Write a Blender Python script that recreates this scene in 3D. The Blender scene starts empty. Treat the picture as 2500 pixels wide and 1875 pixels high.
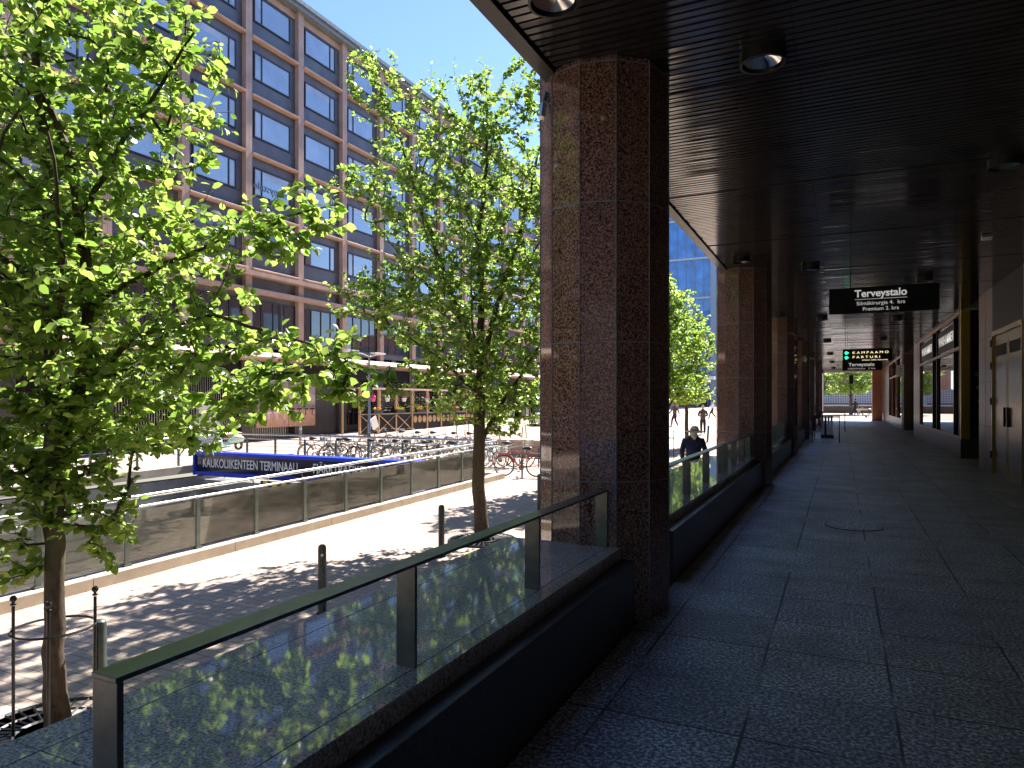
import bpy, bmesh, math, random
import numpy as np
from mathutils import Vector, Matrix
R_ = math.radians
random.seed(7); np.random.seed(7)
SC = bpy.context.scene
COL = SC.collection

# ------------------------------------------------------------------ camera, sky, sun, exposure
YAW = 25.4
cam = bpy.data.cameras.new("camera"); cam.lens = 24.34; cam.sensor_width = 36
cam.shift_y = 0.016; cam.clip_end = 3000; cam.clip_start = 0.05
camo = bpy.data.objects.new("camera", cam); COL.objects.link(camo)
camo.location = (0, 0, 1.65); camo.rotation_euler = (R_(90), 0, R_(YAW))
SC.camera = camo
SUN_AZ = 4.5     # degrees from +Y towards +X
SUN_EL = 50.0
world = bpy.data.worlds.new("World"); SC.world = world; world.use_nodes = True
wn = world.node_tree.nodes; wl = world.node_tree.links
sky = wn.new("ShaderNodeTexSky"); sky.sky_type = 'NISHITA'; sky.sun_disc = False
sky.sun_elevation = R_(SUN_EL); sky.sun_rotation = R_(SUN_AZ)
sky.air_density = 1.0; sky.dust_density = 0.1; sky.ozone_density = 5.0
bg = wn["Background"]; bg.inputs[1].default_value = 0.09
tint = wn.new('ShaderNodeMix'); tint.data_type = 'RGBA'; tint.blend_type = 'MULTIPLY'; tint.inputs[0].default_value = 1.0; tint.inputs[7].default_value = (.90, .90, 1.0, 1)
wl.new(sky.outputs[0], tint.inputs[6]); wl.new(tint.outputs[2], bg.inputs[0])
sun = bpy.data.lights.new("sun", 'SUN'); sun.energy = 4.8; sun.angle = R_(0.53); sun.color = (1.0, 0.95, 0.87)
suno = bpy.data.objects.new("sun", sun); COL.objects.link(suno); suno.location = (10, 40, 60)
sd = Vector((math.sin(R_(SUN_AZ))*math.cos(R_(SUN_EL)), math.cos(R_(SUN_AZ))*math.cos(R_(SUN_EL)), math.sin(R_(SUN_EL))))
suno.rotation_euler = sd.to_track_quat('Z', 'Y').to_euler()
SC.view_settings.view_transform = 'Standard'; SC.view_settings.look = 'None'
SC.view_settings.gamma = 1.0; SC.view_settings.use_curve_mapping = False
SC.view_settings.exposure = 1.66
SC.cycles.max_bounces = 10; SC.cycles.transparent_max_bounces = 24
SC.cycles.caustics_reflective = False; SC.cycles.caustics_refractive = False

# ------------------------------------------------------------------ materials
def _new(name):
    m = bpy.data.materials.new(name); m.use_nodes = True
    nt = m.node_tree; b = nt.nodes["Principled BSDF"]
    return m, nt, b
def N(nt, t, **kw):
    n = nt.nodes.new(t)
    for k, v in kw.items(): setattr(n, k, v)
    return n
def coords(nt, scale=(1, 1, 1), loc=(0, 0, 0), rot=(0, 0, 0)):
    g = N(nt, 'ShaderNodeNewGeometry'); mp = N(nt, 'ShaderNodeMapping')
    mp.inputs['Scale'].default_value = scale; mp.inputs['Location'].default_value = loc; mp.inputs['Rotation'].default_value = rot
    nt.links.new(g.outputs['Position'], mp.inputs['Vector']); return mp.outputs[0]
def noise(nt, vec, scale, detail=3, rough=.55):
    n = N(nt, 'ShaderNodeTexNoise'); n.inputs['Scale'].default_value = scale
    n.inputs['Detail'].default_value = detail; n.inputs['Roughness'].default_value = rough
    nt.links.new(vec, n.inputs['Vector']); return n.outputs['Fac']
def ramp(nt, fac, stops):
    r = N(nt, 'ShaderNodeValToRGB'); cr = r.color_ramp
    while len(cr.elements) < len(stops): cr.elements.new(0.5)
    for e, (p, c) in zip(cr.elements, stops):
        e.position = p; e.color = (c[0], c[1], c[2], 1) if isinstance(c, tuple) else (c, c, c, 1)
    nt.links.new(fac, r.inputs[0]); return r.outputs[0]
def mixc(nt, a, b, fac, mode='MIX'):
    m = N(nt, 'ShaderNodeMix', data_type='RGBA', blend_type=mode)
    for s, v in ((m.inputs[6], a), (m.inputs[7], b), (m.inputs[0], fac)):
        if isinstance(v, (int, float)): s.default_value = v
        elif isinstance(v, tuple): s.default_value = (v[0], v[1], v[2], 1)
        else: nt.links.new(v, s)
    return m.outputs[2]
def bump(nt, b, h, strength=.3, dist=.01):
    n = N(nt, 'ShaderNodeBump'); n.inputs['Strength'].default_value = strength; n.inputs['Distance'].default_value = dist
    nt.links.new(h, n.inputs['Height']); nt.links.new(n.outputs[0], b.inputs['Normal'])
def plain(name, col, rough=.5, metal=0., var=.25, scale=6., spec=.5, bmp=0., coat=0.):
    m, nt, b = _new(name)
    v = coords(nt); f = noise(nt, v, scale, 4)
    lo = tuple(c*(1-var) for c in col); hi = tuple(min(1, c*(1+var)) for c in col)
    nt.links.new(ramp(nt, f, [(.3, lo), (.7, hi)]), b.inputs['Base Color'])
    b.inputs['Roughness'].default_value = rough; b.inputs['Metallic'].default_value = metal
    b.inputs['Specular IOR Level'].default_value = spec; b.inputs['Coat Weight'].default_value = coat
    if bmp: bump(nt, b, noise(nt, v, scale*12, 3), bmp, .004)
    return m
def granite(name, stops, rough=.08, scale=110., spec=.6, bmp=0., tint=.25):
    m, nt, b = _new(name)
    v = coords(nt); f = noise(nt, v, scale, 2, .7)
    c = ramp(nt, f, stops)
    big = ramp(nt, noise(nt, v, 1.3, 3), [(.3, 1-tint), (.7, 1.0)])
    nt.links.new(mixc(nt, c, big, 1.0, 'MULTIPLY'), b.inputs['Base Color'])
    b.inputs['Roughness'].default_value = rough; b.inputs['Specular IOR Level'].default_value = spec
    if bmp: bump(nt, b, noise(nt, v, scale*.7, 3), bmp, .004)
    return m
def emis(name, col, s):
    m, nt, b = _new(name); b.inputs['Base Color'].default_value = (*col, 1)
    b.inputs['Emission Color'].default_value = (*col, 1); b.inputs['Emission Strength'].default_value = s
    return m
M = {}
M['granite_col'] = granite('polished_red_granite', [(.36, (.028, .018, .016)), (.46, (.12, .060, .046)), (.54, (.30, .165, .125)), (.66, (.44, .27, .215))], .05, 68, .7, 0, .35)
M['granite_ledge'] = granite('polished_grey_red_granite', [(.36, (.16, .14, .13)), (.47, (.36, .32, .30)), (.55, (.52, .47, .44)), (.66, (.64, .60, .56))], .04, 95, .6)
M['granite_wall'] = granite('dark_honed_granite', [(.35, (.03, .028, .028)), (.55, (.085, .075, .072)), (.7, (.15, .13, .125))], .35, 120, .4, .1)
M['granite_facade'] = granite('orange_granite', [(.3, (.38, .255, .20)), (.5, (.54, .38, .30)), (.7, (.66, .49, .40))], .45, 60, .4)
M['granite_lit'] = granite('sunlit_red_granite', [(.3, (.40, .14, .075)), (.6, (.56, .23, .13))], .5, 30)  # red granite with warm sunlight put into its colour
M['joint'] = plain('grey_joint_sealant', (.16, .18, .21), .7)
M['jointdark'] = plain('dark_joint', (.02, .02, .022), .8)
M['slat'] = plain('dark_lacquered_slats', (.030, .027, .027), .15, 0., .35, 3., .75)
M['slatback'] = plain('black_void_board', (.004, .004, .004), .9)
M['steel_dark'] = plain('weathered_steel', (.13, .135, .125), .30, .35, .3, 14., .8)
M['steel'] = plain('brushed_steel', (.55, .56, .54), .28, .95, .1, 30.)
M['steel_green'] = plain('grey_green_steel_paint', (.14, .17, .155), .4, .3)
M['black'] = plain('black_paint', (.015, .015, .016), .35)
M['rubber'] = plain('black_rubber', (.02, .02, .02), .8)
M['bollard'] = plain('dark_green_bollard_paint', (.07, .095, .09), .35, .1, .3, 20.)
M['concrete'] = plain('board_marked_concrete', (.36, .35, .33), .85, 0, .25, 1.3, .3, .4)
M['kerb'] = plain('sandstone_kerb', (.52, .45, .37), .75, 0, .15, 3., .3, .2)
M['white'] = plain('white_paint', (.75, .75, .74), .5, 0, .05)
M['sticker'] = plain('white_reflective_sticker', (.8, .8, .8), .4, 0, .02)
M['blue'] = plain('blue_enamel', (.02, .06, .62), .35, 0, .08, 2.)
M['navy'] = plain('navy_sign_panel', (.012, .013, .045), .12, 0, .2, 2.)
M['yellow'] = plain('yellow_paint', (.75, .62, .03), .5, 0, .1)
M['spandrel'] = plain('grey_metal_spandrel', (.13, .13, .14), .42, .3, .2, 1.1)
M['framedark'] = plain('dark_window_frame', (.035, .037, .045), .4, .2)
M['frameblack'] = plain('black_frame', (.012, .012, .012), .4, .2)
M['brass'] = plain('brown_anodised_frame', (.30, .18, .09), .35, .6, .2)
M['gold'] = plain('yellow_gold_trim', (.42, .30, .03), .35, .5, .2, 30)
M['dooor'] = plain('bronze_door_sheet', (.36, .26, .11), .27, .45, .2, 3.)
M['kick'] = plain('dark_brown_kick_slabs', (.11, .062, .04), .35, 0, .35, 3.)
M['wood'] = plain('raw_timber', (.50, .33, .16), .7, 0, .2, 9.)
M['brick'] = plain('pink_brick', (.42, .22, .17), .8, 0, .2, 3.)
M['skin'] = plain('skin', (.55, .33, .24), .5, 0, .05)
M['denim'] = plain('dark_blue_denim', (.018, .026, .075), .85, 0, .25, 20)
M['greycloth'] = plain('grey_brown_cloth', (.10, .085, .08), .9)
M['darkcloth'] = plain('black_cloth', (.018, .018, .022), .9)
M['straw'] = plain('pale_straw', (.62, .52, .38), .8, 0, .15, 60)
M['hair'] = plain('white_hair', (.62, .60, .56), .7, 0, .2, 60)
M['darkhair'] = plain('dark_hair', (.03, .02, .015), .6)
M['red'] = plain('red_enamel', (.55, .02, .02), .3)
M['mint'] = plain('mint_green_enamel', (.42, .66, .60), .25, 0, .04, coat=.5)
M['tan'] = plain('tan_leather', (.35, .20, .10), .6)
M['orangefl'] = plain('orange_petals', (.85, .35, .02), .7, 0, .4, 30)
M['pink'] = plain('pink_plastic', (.75, .12, .32), .5)
M['pinksign'] = plain('pink_red_board', (.75, .30, .30), .6)
M['lettergrey'] = plain('pale_grey_lettering', (.62, .62, .62), .5, 0, .03)
M['letterglow'] = emis('lit_cream_letters', (1.0, .86, .45), .45)
M['green_lamp'] = emis('lit_green_arrow', (.02, .85, .36), .9)
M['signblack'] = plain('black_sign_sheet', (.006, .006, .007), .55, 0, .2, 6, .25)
M['beamletter'] = plain('white_sign_letters', (.82, .84, .88), .5, 0, .02)
M['signletter'] = emis('pale_lit_lettering', (.75, .74, .72), .16)
M['ledpale'] = plain('faint_lettering', (.30, .30, .30), .5)
M['alu'] = plain('lamp_reflector_aluminium', (.7, .7, .68), .12, 1., .05)
M['wall_in'] = plain('brown_wall_slabs', (.17, .09, .04), .35, 0, .3, 2., .5)
M['wall_out'] = plain('facade_red_granite_slabs', (.32, .20, .16), .4, 0, .2, 1.)
M['hoard'] = plain('blue_hoarding', (.06, .12, .27), .5)
M['bark'] = None

def m_glass_dark(name, col=(.015, .02, .025), rough=.02, spec=.5, ior=2.0):
    m, nt, b = _new(name)
    v = coords(nt); f = noise(nt, v, .5, 2)
    nt.links.new(ramp(nt, f, [(.3, tuple(c*.6 for c in col)), (.7, tuple(c*1.5 for c in col))]), b.inputs['Base Color'])
    b.inputs['Roughness'].default_value = rough; b.inputs['Specular IOR Level'].default_value = spec
    b.inputs['IOR'].default_value = ior
    return m
M['pane'] = m_glass_dark('reflective_window_glass', (.09, .12, .17), .02, .5, 3.6)
M['shopglass'] = m_glass_dark('dark_shop_glass', (.008, .008, .008), .015)
M['curtain'] = m_glass_dark('sky_tinted_curtain_glass', (.035, .15, .42), .03, .5, 1.8)  # sky reflection is put into the blue base colour
def m_clear(name, tint, dirt, dirtcol, fres=1.45):
    m, nt, b = _new(name); out = nt.nodes['Material Output']
    tr = N(nt, 'ShaderNodeBsdfTransparent'); tr.inputs[0].default_value = (*tint, 1)
    gl = N(nt, 'ShaderNodeBsdfGlossy'); gl.inputs['Roughness'].default_value = .02
    df = N(nt, 'ShaderNodeBsdfDiffuse'); df.inputs[0].default_value = (*dirtcol, 1)
    fr = N(nt, 'ShaderNodeFresnel'); fr.inputs[0].default_value = fres
    v = coords(nt, (1, 1, 3)); f = noise(nt, v, 2.5, 5)
    fac = ramp(nt, f, [(.3, dirt*.5), (.75, dirt*1.5)])
    m1 = N(nt, 'ShaderNodeMixShader'); nt.links.new(fac, m1.inputs[0]); nt.links.new(tr.outputs[0], m1.inputs[1]); nt.links.new(df.outputs[0], m1.inputs[2])
    m2 = N(nt, 'ShaderNodeMixShader'); nt.links.new(fr.outputs[0], m2.inputs[0]); nt.links.new(m1.outputs[0], m2.inputs[1]); nt.links.new(gl.outputs[0], m2.inputs[2])
    nt.links.new(m2.outputs[0], out.inputs[0]); nt.nodes.remove(b)
    return m
M['railglass'] = m_clear('smoked_rail_glass', (.78, .78, .72), .24, (.42, .42, .36), 1.5)

def m_leaf(name, dif, trn, seed=0.):
    m, nt, b = _new(name); out = nt.nodes['Material Output']
    v = coords(nt, loc=(seed, 0, 0)); g = noise(nt, v, 1.1, 2); gi = N(nt, 'ShaderNodeNewGeometry'); f = gi.outputs['Random Per Island']
    c1 = ramp(nt, f, [(.0, tuple(x*.55 for x in dif)), (1., tuple(x*1.4 for x in dif))])
    c2 = ramp(nt, f, [(.0, (trn[0]*.5, trn[1]*.66, trn[2]*.5)), (1., (trn[0]*1.2, trn[1]*1.1, trn[2]*1.3))])
    c1 = mixc(nt, c1, ramp(nt, g, [(.35, .75), (.65, 1.0)]), 1., 'MULTIPLY')
    nt.links.new(c1, b.inputs['Base Color']); b.inputs['Roughness'].default_value = .33
    b.inputs['Specular IOR Level'].default_value = .7
    tl = N(nt, 'ShaderNodeBsdfTranslucent'); nt.links.new(c2, tl.inputs[0])
    mx = N(nt, 'ShaderNodeMixShader'); mx.inputs[0].default_value = .54
    nt.links.new(b.outputs[0], mx.inputs[1]); nt.links.new(tl.outputs[0], mx.inputs[2]); nt.links.new(mx.outputs[0], out.inputs[0])
    return m
M['leaf'] = m_leaf('young_whitebeam_leaf', (.10, .16, .04), (.48, .67, .12))
M['leaf_far'] = m_leaf('distant_leaf', (.11, .18, .045), (.56, .78, .13), 5.)
def m_bark():
    m, nt, b = _new('smooth_brown_bark')
    v = coords(nt, (1, 1, .35)); f = noise(nt, v, 34, 5, .65); g = noise(nt, v, 4, 3)
    c = ramp(nt, f, [(.3, (.030, .020, .014)), (.7, (.115, .082, .058))])
    c = mixc(nt, c, (.12, .13, .04), ramp(nt, g, [(.5, 0.), (.75, .6)]))
    nt.links.new(c, b.inputs['Base Color']); b.inputs['Roughness'].default_value = .85; bump(nt, b, f, .6, .01)
    return m
M['bark'] = m_bark()
def m_paving():
    m, nt, b = _new('pink_grey_clay_pavers')
    v = coords(nt); br = N(nt, 'ShaderNodeTexBrick')
    nt.links.new(v, br.inputs['Vector'])
    br.inputs['Scale'].default_value = 1.0; br.inputs['Brick Width'].default_value = .28; br.inputs['Row Height'].default_value = .14
    br.inputs['Mortar Size'].default_value = .005; br.inputs['Mortar Smooth'].default_value = .3
    br.inputs['Color1'].default_value = (.58, .455, .37, 1); br.inputs['Color2'].default_value = (.47, .37, .31, 1); br.inputs['Mortar'].default_value = (.11, .09, .08, 1)
    st = ramp(nt, noise(nt, v, .8, 5, .65), [(.3, .80), (.7, 1.05)])
    fine = ramp(nt, noise(nt, v, 90, 2), [(.3, .86), (.7, 1.08)])
    sp = ramp(nt, noise(nt, v, 5.5, 6, .8), [(.60, 1.), (.72, .72)])
    c = mixc(nt, br.outputs['Color'], st, 1., 'MULTIPLY'); c = mixc(nt, c, fine, 1., 'MULTIPLY'); c = mixc(nt, c, sp, 1., 'MULTIPLY')
    nt.links.new(c, b.inputs['Base Color']); b.inputs['Roughness'].default_value = .8; b.inputs['Specular IOR Level'].default_value = .3
    bump(nt, b, br.outputs['Fac'], -.5, .006)
    return m
M['paving'] = m_paving()
def m_floor():
    m, nt, b = _new('flamed_grey_granite_slabs')
    v = coords(nt, loc=(-.26+.7*20, -.2+.67*40, 0)); br = N(nt, 'ShaderNodeTexBrick', offset=0.0, squash=1.0)
    nt.links.new(v, br.inputs['Vector']); br.inputs['Scale'].default_value = 1.0
    br.inputs['Brick Width'].default_value = .70; br.inputs['Row Height'].default_value = .67
    br.inputs['Mortar Size'].default_value = .008; br.inputs['Mortar Smooth'].default_value = .1
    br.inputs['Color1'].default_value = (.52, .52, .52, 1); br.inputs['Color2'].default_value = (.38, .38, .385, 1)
    v2 = coords(nt); mn = noise(nt, v2, .9, 2)
    mc = ramp(nt, mn, [(.40, (.010, .010, .011)), (.50, (.05, .05, .055)), (.58, (.50, .50, .50))])
    nt.links.new(mc, br.inputs['Mortar'])
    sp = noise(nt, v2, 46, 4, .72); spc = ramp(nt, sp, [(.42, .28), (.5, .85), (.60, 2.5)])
    c = mixc(nt, br.outputs['Color'], spc, 1., 'MULTIPLY')
    st = ramp(nt, noise(nt, v2, 1.7, 5, .7), [(.35, .62), (.65, 1.12)])
    nt.links.new(mixc(nt, c, st, 1., 'MULTIPLY'), b.inputs['Base Color'])
    b.inputs['Roughness'].default_value = .40; b.inputs['Specular IOR Level'].default_value = 1.0
    h = mixc(nt, noise(nt, v2, 38, 5, .75), br.outputs['Fac'], .2)
    bump(nt, b, h, 1.0, .03)
    return m
M['floor'] = m_floor()
def m_poster(kind):
    m, nt, b = _new('restaurant_photo_print')
    tc = N(nt, 'ShaderNodeTexCoord'); sep = N(nt, 'ShaderNodeSeparateXYZ'); nt.links.new(tc.outputs['Generated'], sep.inputs[0])
    base = ramp(nt, sep.outputs[2], [(.0, (.50, .24, .12)), (.30, (.62, .36, .22)), (.45, (.18, .13, .13)), (.6, (.55, .5, .5)), (.8, (.35, .24, .30)), (1., (.30, .2, .28))])
    mp = N(nt, 'ShaderNodeMapping'); mp.inputs['Scale'].default_value = (1, 7, 5); mp.inputs['Location'].default_value = (kind, kind*3, 0)
    nt.links.new(tc.outputs['Generated'], mp.inputs[0])
    vo = N(nt, 'ShaderNodeTexVoronoi'); vo.distance = 'MANHATTAN'; vo.inputs['Scale'].default_value = 2.4; nt.links.new(mp.outputs[0], vo.inputs['Vector'])
    d = ramp(nt, vo.outputs['Distance'], [(.2, .25), (.5, 1.)])
    c = mixc(nt, base, d, .75, 'MULTIPLY'); c = mixc(nt, c, vo.outputs['Color'], .12)
    nt.links.new(c, b.inputs['Base Color']); b.inputs['Roughness'].default_value = .3
    return m

# ------------------------------------------------------------------ mesh helpers
class MB:
    def __init__(s): s.v = []; s.f = []
    def add(s, vs, fs):
        o = len(s.v); s.v += [tuple(v) for v in vs]; s.f += [tuple(i+o for i in f) for f in fs]; return s
    def box(s, x0, x1, y0, y1, z0, z1):
        return s.add([(x0, y0, z0), (x1, y0, z0), (x1, y1, z0), (x0, y1, z0), (x0, y0, z1), (x1, y0, z1), (x1, y1, z1), (x0, y1, z1)],
                     [(0, 3, 2, 1), (4, 5, 6, 7), (0, 1, 5, 4), (1, 2, 6, 5), (2, 3, 7, 6), (3, 0, 4, 7)])
    def tube(s, pts, r, n=8, caps=True):
        pts = [Vector(p) for p in pts]; k = len(pts)
        rr = r if isinstance(r, (list, tuple)) else [r]*k
        rings = []; up0 = None
        for i, p in enumerate(pts):
            d = (pts[min(i+1, k-1)]-pts[max(i-1, 0)])
            d = d.normalized() if d.length > 1e-9 else Vector((0, 0, 1))
            if up0 is None:
                a = Vector((0, 0, 1)) if abs(d.z) < .9 else Vector((1, 0, 0)); u = d.cross(a).normalized()
            else:
                u = (up0-d*up0.dot(d)).normalized()
            up0 = u; w = d.cross(u)
            rings.append([p+(u*math.cos(2*math.pi*j/n)+w*math.sin(2*math.pi*j/n))*rr[i] for j in range(n)])
        vs = [v for rg in rings for v in rg]; fs = []
        for i in range(k-1):
            for j in range(n):
                a = i*n+j; b_ = i*n+(j+1) % n; fs.append((a, b_, b_+n, a+n))
        if caps: fs.append(tuple(range(n-1, -1, -1))); fs.append(tuple(range((k-1)*n, k*n)))
        return s.add(vs, fs)
    def lathe(s, prof, c=(0, 0, 0), n=16, axis='z'):
        vs = []
        for (r, z) in prof:
            for j in range(n):
                a = 2*math.pi*j/n; p = (r*math.cos(a), r*math.sin(a), z)
                if axis == 'x': p = (z, p[0], p[1])
                if axis == 'y': p = (p[0], z, p[1])
                vs.append((c[0]+p[0], c[1]+p[1], c[2]+p[2]))
        k = len(prof); fs = []
        for i in range(k-1):
            for j in range(n):
                a = i*n+j; b_ = i*n+(j+1) % n; fs.append((a, b_, b_+n, a+n))
        if prof[0][0] > 1e-6: fs.append(tuple(range(n-1, -1, -1)))
        if prof[-1][0] > 1e-6: fs.append(tuple(range((k-1)*n, k*n)))
        return s.add(vs, fs)
    def torus(s, c, R, r, n=28, m=6, axis='y', a0=0, a1=2*math.pi):
        full = abs(a1-a0-2*math.pi) < 1e-6; vs = []; fs = []; cnt = n if full else n+1
        for i in range(cnt):
            a = a0+(a1-a0)*i/n
            for j in range(m):
                b_ = 2*math.pi*j/m; q = R+r*math.cos(b_); h = r*math.sin(b_)
                p = (q*math.cos(a), h, q*math.sin(a)) if axis == 'y' else (q*math.cos(a), q*math.sin(a), h)
                vs.append((c[0]+p[0], c[1]+p[1], c[2]+p[2]))
        for i in range(n):
            for j in range(m):
                i2 = (i+1) % cnt; fs.append((i*m+j, i*m+(j+1) % m, i2*m+(j+1) % m, i2*m+j))
        return s.add(vs, fs)
    def prism(s, poly, z0, z1):
        n = len(poly); vs = [(x, y, z0) for x, y in poly]+[(x, y, z1) for x, y in poly]
        return s.add(vs, [tuple(range(n-1, -1, -1)), tuple(range(n, 2*n))]+[(i, (i+1) % n, n+(i+1) % n, n+i) for i in range(n)])
    def prismy(s, poly, y0, y1):   # polygon in xz extruded along y
        n = len(poly); vs = [(x, y0, z) for x, z in poly]+[(x, y1, z) for x, z in poly]
        return s.add(vs, [tuple(range(n)), tuple(range(2*n-1, n-1, -1))]+[(i, n+i, n+(i+1) % n, (i+1) % n) for i in range(n)])
    def build(s, name, mat, parent=None, smooth=False, bevel=0.):
        me = bpy.data.meshes.new(name); me.from_pydata(s.v, [], s.f); me.validate(); me.update()
        if smooth:
            me.polygons.foreach_set('use_smooth', [True]*len(me.polygons))
            try: me.set_sharp_from_angle(angle=R_(40))
            except Exception: pass
        me.materials.append(mat); o = bpy.data.objects.new(name, me); COL.objects.link(o)
        if parent: o.parent = parent
        if bevel:
            bv = o.modifiers.new('bevel', 'BEVEL'); bv.width = bevel; bv.segments = 2; bv.limit_method = 'ANGLE'
        return o
def tag(o, label=None, cat=None, group=None, kind=None):
    if label: o['label'] = label
    if cat: o['category'] = cat
    if group: o['group'] = group
    if kind: o['kind'] = kind
    return o
def thing(name, label, cat, loc=(0, 0, 0), rz=0., group=None):
    o = bpy.data.objects.new(name, None); COL.objects.link(o); o.location = loc; o.rotation_euler = (0, 0, rz)
    o.empty_display_size = .2
    return tag(o, label, cat, group)
def struct(o): o['kind'] = 'structure'; return o
def dup(root, loc, rz=None, label=None, scale=None, mats=None):
    def cp(o, parent):
        c = o.copy(); COL.objects.link(c)
        if parent: c.parent = parent
        for ch in list(o.children): cp(ch, c)
        return c
    r = cp(root, None); r.location = loc
    if rz is not None: r.rotation_euler = (0, 0, rz)
    if scale: r.scale = (scale,)*3
    if label: r['label'] = label
    if mats:
        for ch in r.children:
            k = ch.name.split('.')[0]
            if k in mats:
                ch.data = ch.data.copy(); ch.data.materials[0] = mats[k]
    return r
def text(name, body, size, mat, loc, rot, parent=None, align='CENTER', ext=.003, mirror=False, width=None, bold=0.):
    cu = bpy.data.curves.new(name, 'FONT'); cu.body = body; cu.size = size; cu.extrude = ext; cu.align_x = align; cu.align_y = 'CENTER'
    cu.offset = bold
    to = bpy.data.objects.new(name, cu); COL.objects.link(to); dg = bpy.context.evaluated_depsgraph_get()
    me = bpy.data.meshes.new_from_object(to.evaluated_get(dg)); bpy.data.objects.remove(to)
    if width:
        xs = [v.co.x for v in me.vertices]; w = max(xs)-min(xs); k = width/w
        for v in me.vertices: v.co.x *= k
    if mirror:
        for v in me.vertices: v.co.x *= -1
        me.flip_normals()
    me.name = name; me.materials.clear(); me.materials.append(mat)
    o = bpy.data.objects.new(name, me); COL.objects.link(o); o.location = loc; o.rotation_euler = rot
    if parent: o.parent = parent
    return o
FACE_NY = (R_(90), 0, 0); FACE_NX = (R_(90), 0, R_(-90)); FACE_PX = (R_(90), 0, R_(90))
def zg(y):
    return -1.12+.017*y if y < 66 else .002+.007*(y-66)
CA, SA = math.cos(R_(YAW)), math.sin(R_(YAW))
def camoff(base, r, f, z=0.):     # offset seen from the path: right, forward
    return Vector((base[0]+r*CA-f*SA, base[1]+r*SA+f*CA, z))

# ------------------------------------------------------------------ ground, ramp, arcade floor
ROX0, ROX1, ROY1 = -20.9, -9.75, 19.4
def sheet(name, mat, xs, ys, zf, skip=None):
    b = MB()
    for i in range(len(xs)-1):
        for j in range(len(ys)-1):
            if skip and skip(xs[i], xs[i+1], ys[j], ys[j+1]): continue
            b.add([(xs[i], ys[j], zf(ys[j])), (xs[i+1], ys[j], zf(ys[j])), (xs[i+1], ys[j+1], zf(ys[j+1])), (xs[i], ys[j+1], zf(ys[j+1]))], [(0, 1, 2, 3)])
    return struct(b.build(name, mat))
sheet('street_paving', M['paving'], [-400, -60, ROX0, ROX1, -2.28, 4.5, 60, 400], [-60, -14, 17.75, ROY1, 66, 200, 900], zg,
      lambda x0, x1, y0, y1: (x0 >= ROX0-.01 and x1 <= ROX1+.01 and y0 >= -14.1 and y1 <= ROY1+.01) or (x0 >= -2.3 and x1 <= 4.6 and y1 <= 66.1))
def zr(y): return max(-4.6, -1.3-.11*(y+14)) if y > -14 else -1.3
b = MB(); ys = [-14, 0, 8, 16, 24, 45]
for j in range(5):
    b.add([(ROX0, ys[j], zr(ys[j])), (ROX1, ys[j], zr(ys[j])), (ROX1, ys[j+1], zr(ys[j+1])), (ROX0, ys[j+1], zr(ys[j+1]))], [(0, 1, 2, 3)])
struct(b.build('ramp_road', plain('worn_concrete_ramp', (.27, .265, .25), .85, 0, .3, 4., .3, .3)))
b = MB()
for x0, x1, y0, y1 in [(-1.36, 4.6, -20, 31.8), (-1.14, 4.6, 31.8, 39.8), (-1.36, 4.6, 39.8, 66.0)]:
    b.box(x0, x1, y0, y1, -1.6, 0.0)
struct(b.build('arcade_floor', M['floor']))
# round manhole-like inlay in the floor
t = thing('manhole_cover', 'dark round cover set in the granite arcade floor', 'manhole cover', (.15, 10.1, 0.0))
MB().lathe([(.342, 0.001), (.342, .0055), (0, .0055)], n=40).build('rim', M['jointdark'], t)
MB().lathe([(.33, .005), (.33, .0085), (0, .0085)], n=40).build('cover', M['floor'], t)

# retaining walls of the ramp
t = thing('ramp_wall', 'long concrete retaining wall on the far side of the vehicle ramp', 'wall', (0, 0, 0))
b = MB(); b.add([(ROX0-.3, -14, -6), (ROX0+.0, -14, -6), (ROX0, -14, zg(-14)+.13), (ROX0-.3, -14, zg(-14)+.13), (ROX0-.3, 45, -6), (ROX0, 45, -6), (ROX0, 45, -.97), (ROX0-.3, 45, -.97)],
      [(0, 1, 2, 3), (5, 4, 7, 6), (1, 5, 6, 2), (2, 6, 7, 3), (3, 7, 4, 0)]); b.build('wall', M['concrete'], t)
b = MB()
for y0, y1 in [(-14, 3), (3, 19.2)]:
    b.add([(ROX0-.32, y0, zg(y0)-.1), (ROX0+.05, y0, zg(y0)-.1), (ROX0+.05, y0, zg(y0)+.17), (ROX0-.32, y0, zg(y0)+.17),
           (ROX0-.32, y1-.01, zg(y1)-.1), (ROX0+.05, y1-.01, zg(y1)-.1), (ROX0+.05, y1-.01, zg(y1)+.17), (ROX0-.32, y1-.01, zg(y1)+.17)],
          [(0, 1, 2, 3), (5, 4, 7, 6), (1, 5, 6, 2), (2, 6, 7, 3), (3, 7, 4, 0)])
b.build('kerb_cap', M['kerb'], t)
t = thing('ramp_wall', 'concrete retaining wall with pale kerb under the glass railing', 'wall', (0, 0, 0))
b = MB(); b.add([(ROX1, -14, -6), (ROX1+.2, -14, -6), (ROX1+.2, -14, zg(-14)-.01), (ROX1, -14, zg(-14)-.01), (ROX1, 45, -6), (ROX1+.2, 45, -6), (ROX1+.2, 45, -.97), (ROX1, 45, -.97)],
      [(0, 1, 2, 3), (5, 4, 7, 6), (1, 5, 6, 2), (2, 6, 7, 3), (3, 7, 4, 0)]); b.build('wall', M['concrete'], t)
b = MB(); y = -13.9
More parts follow.
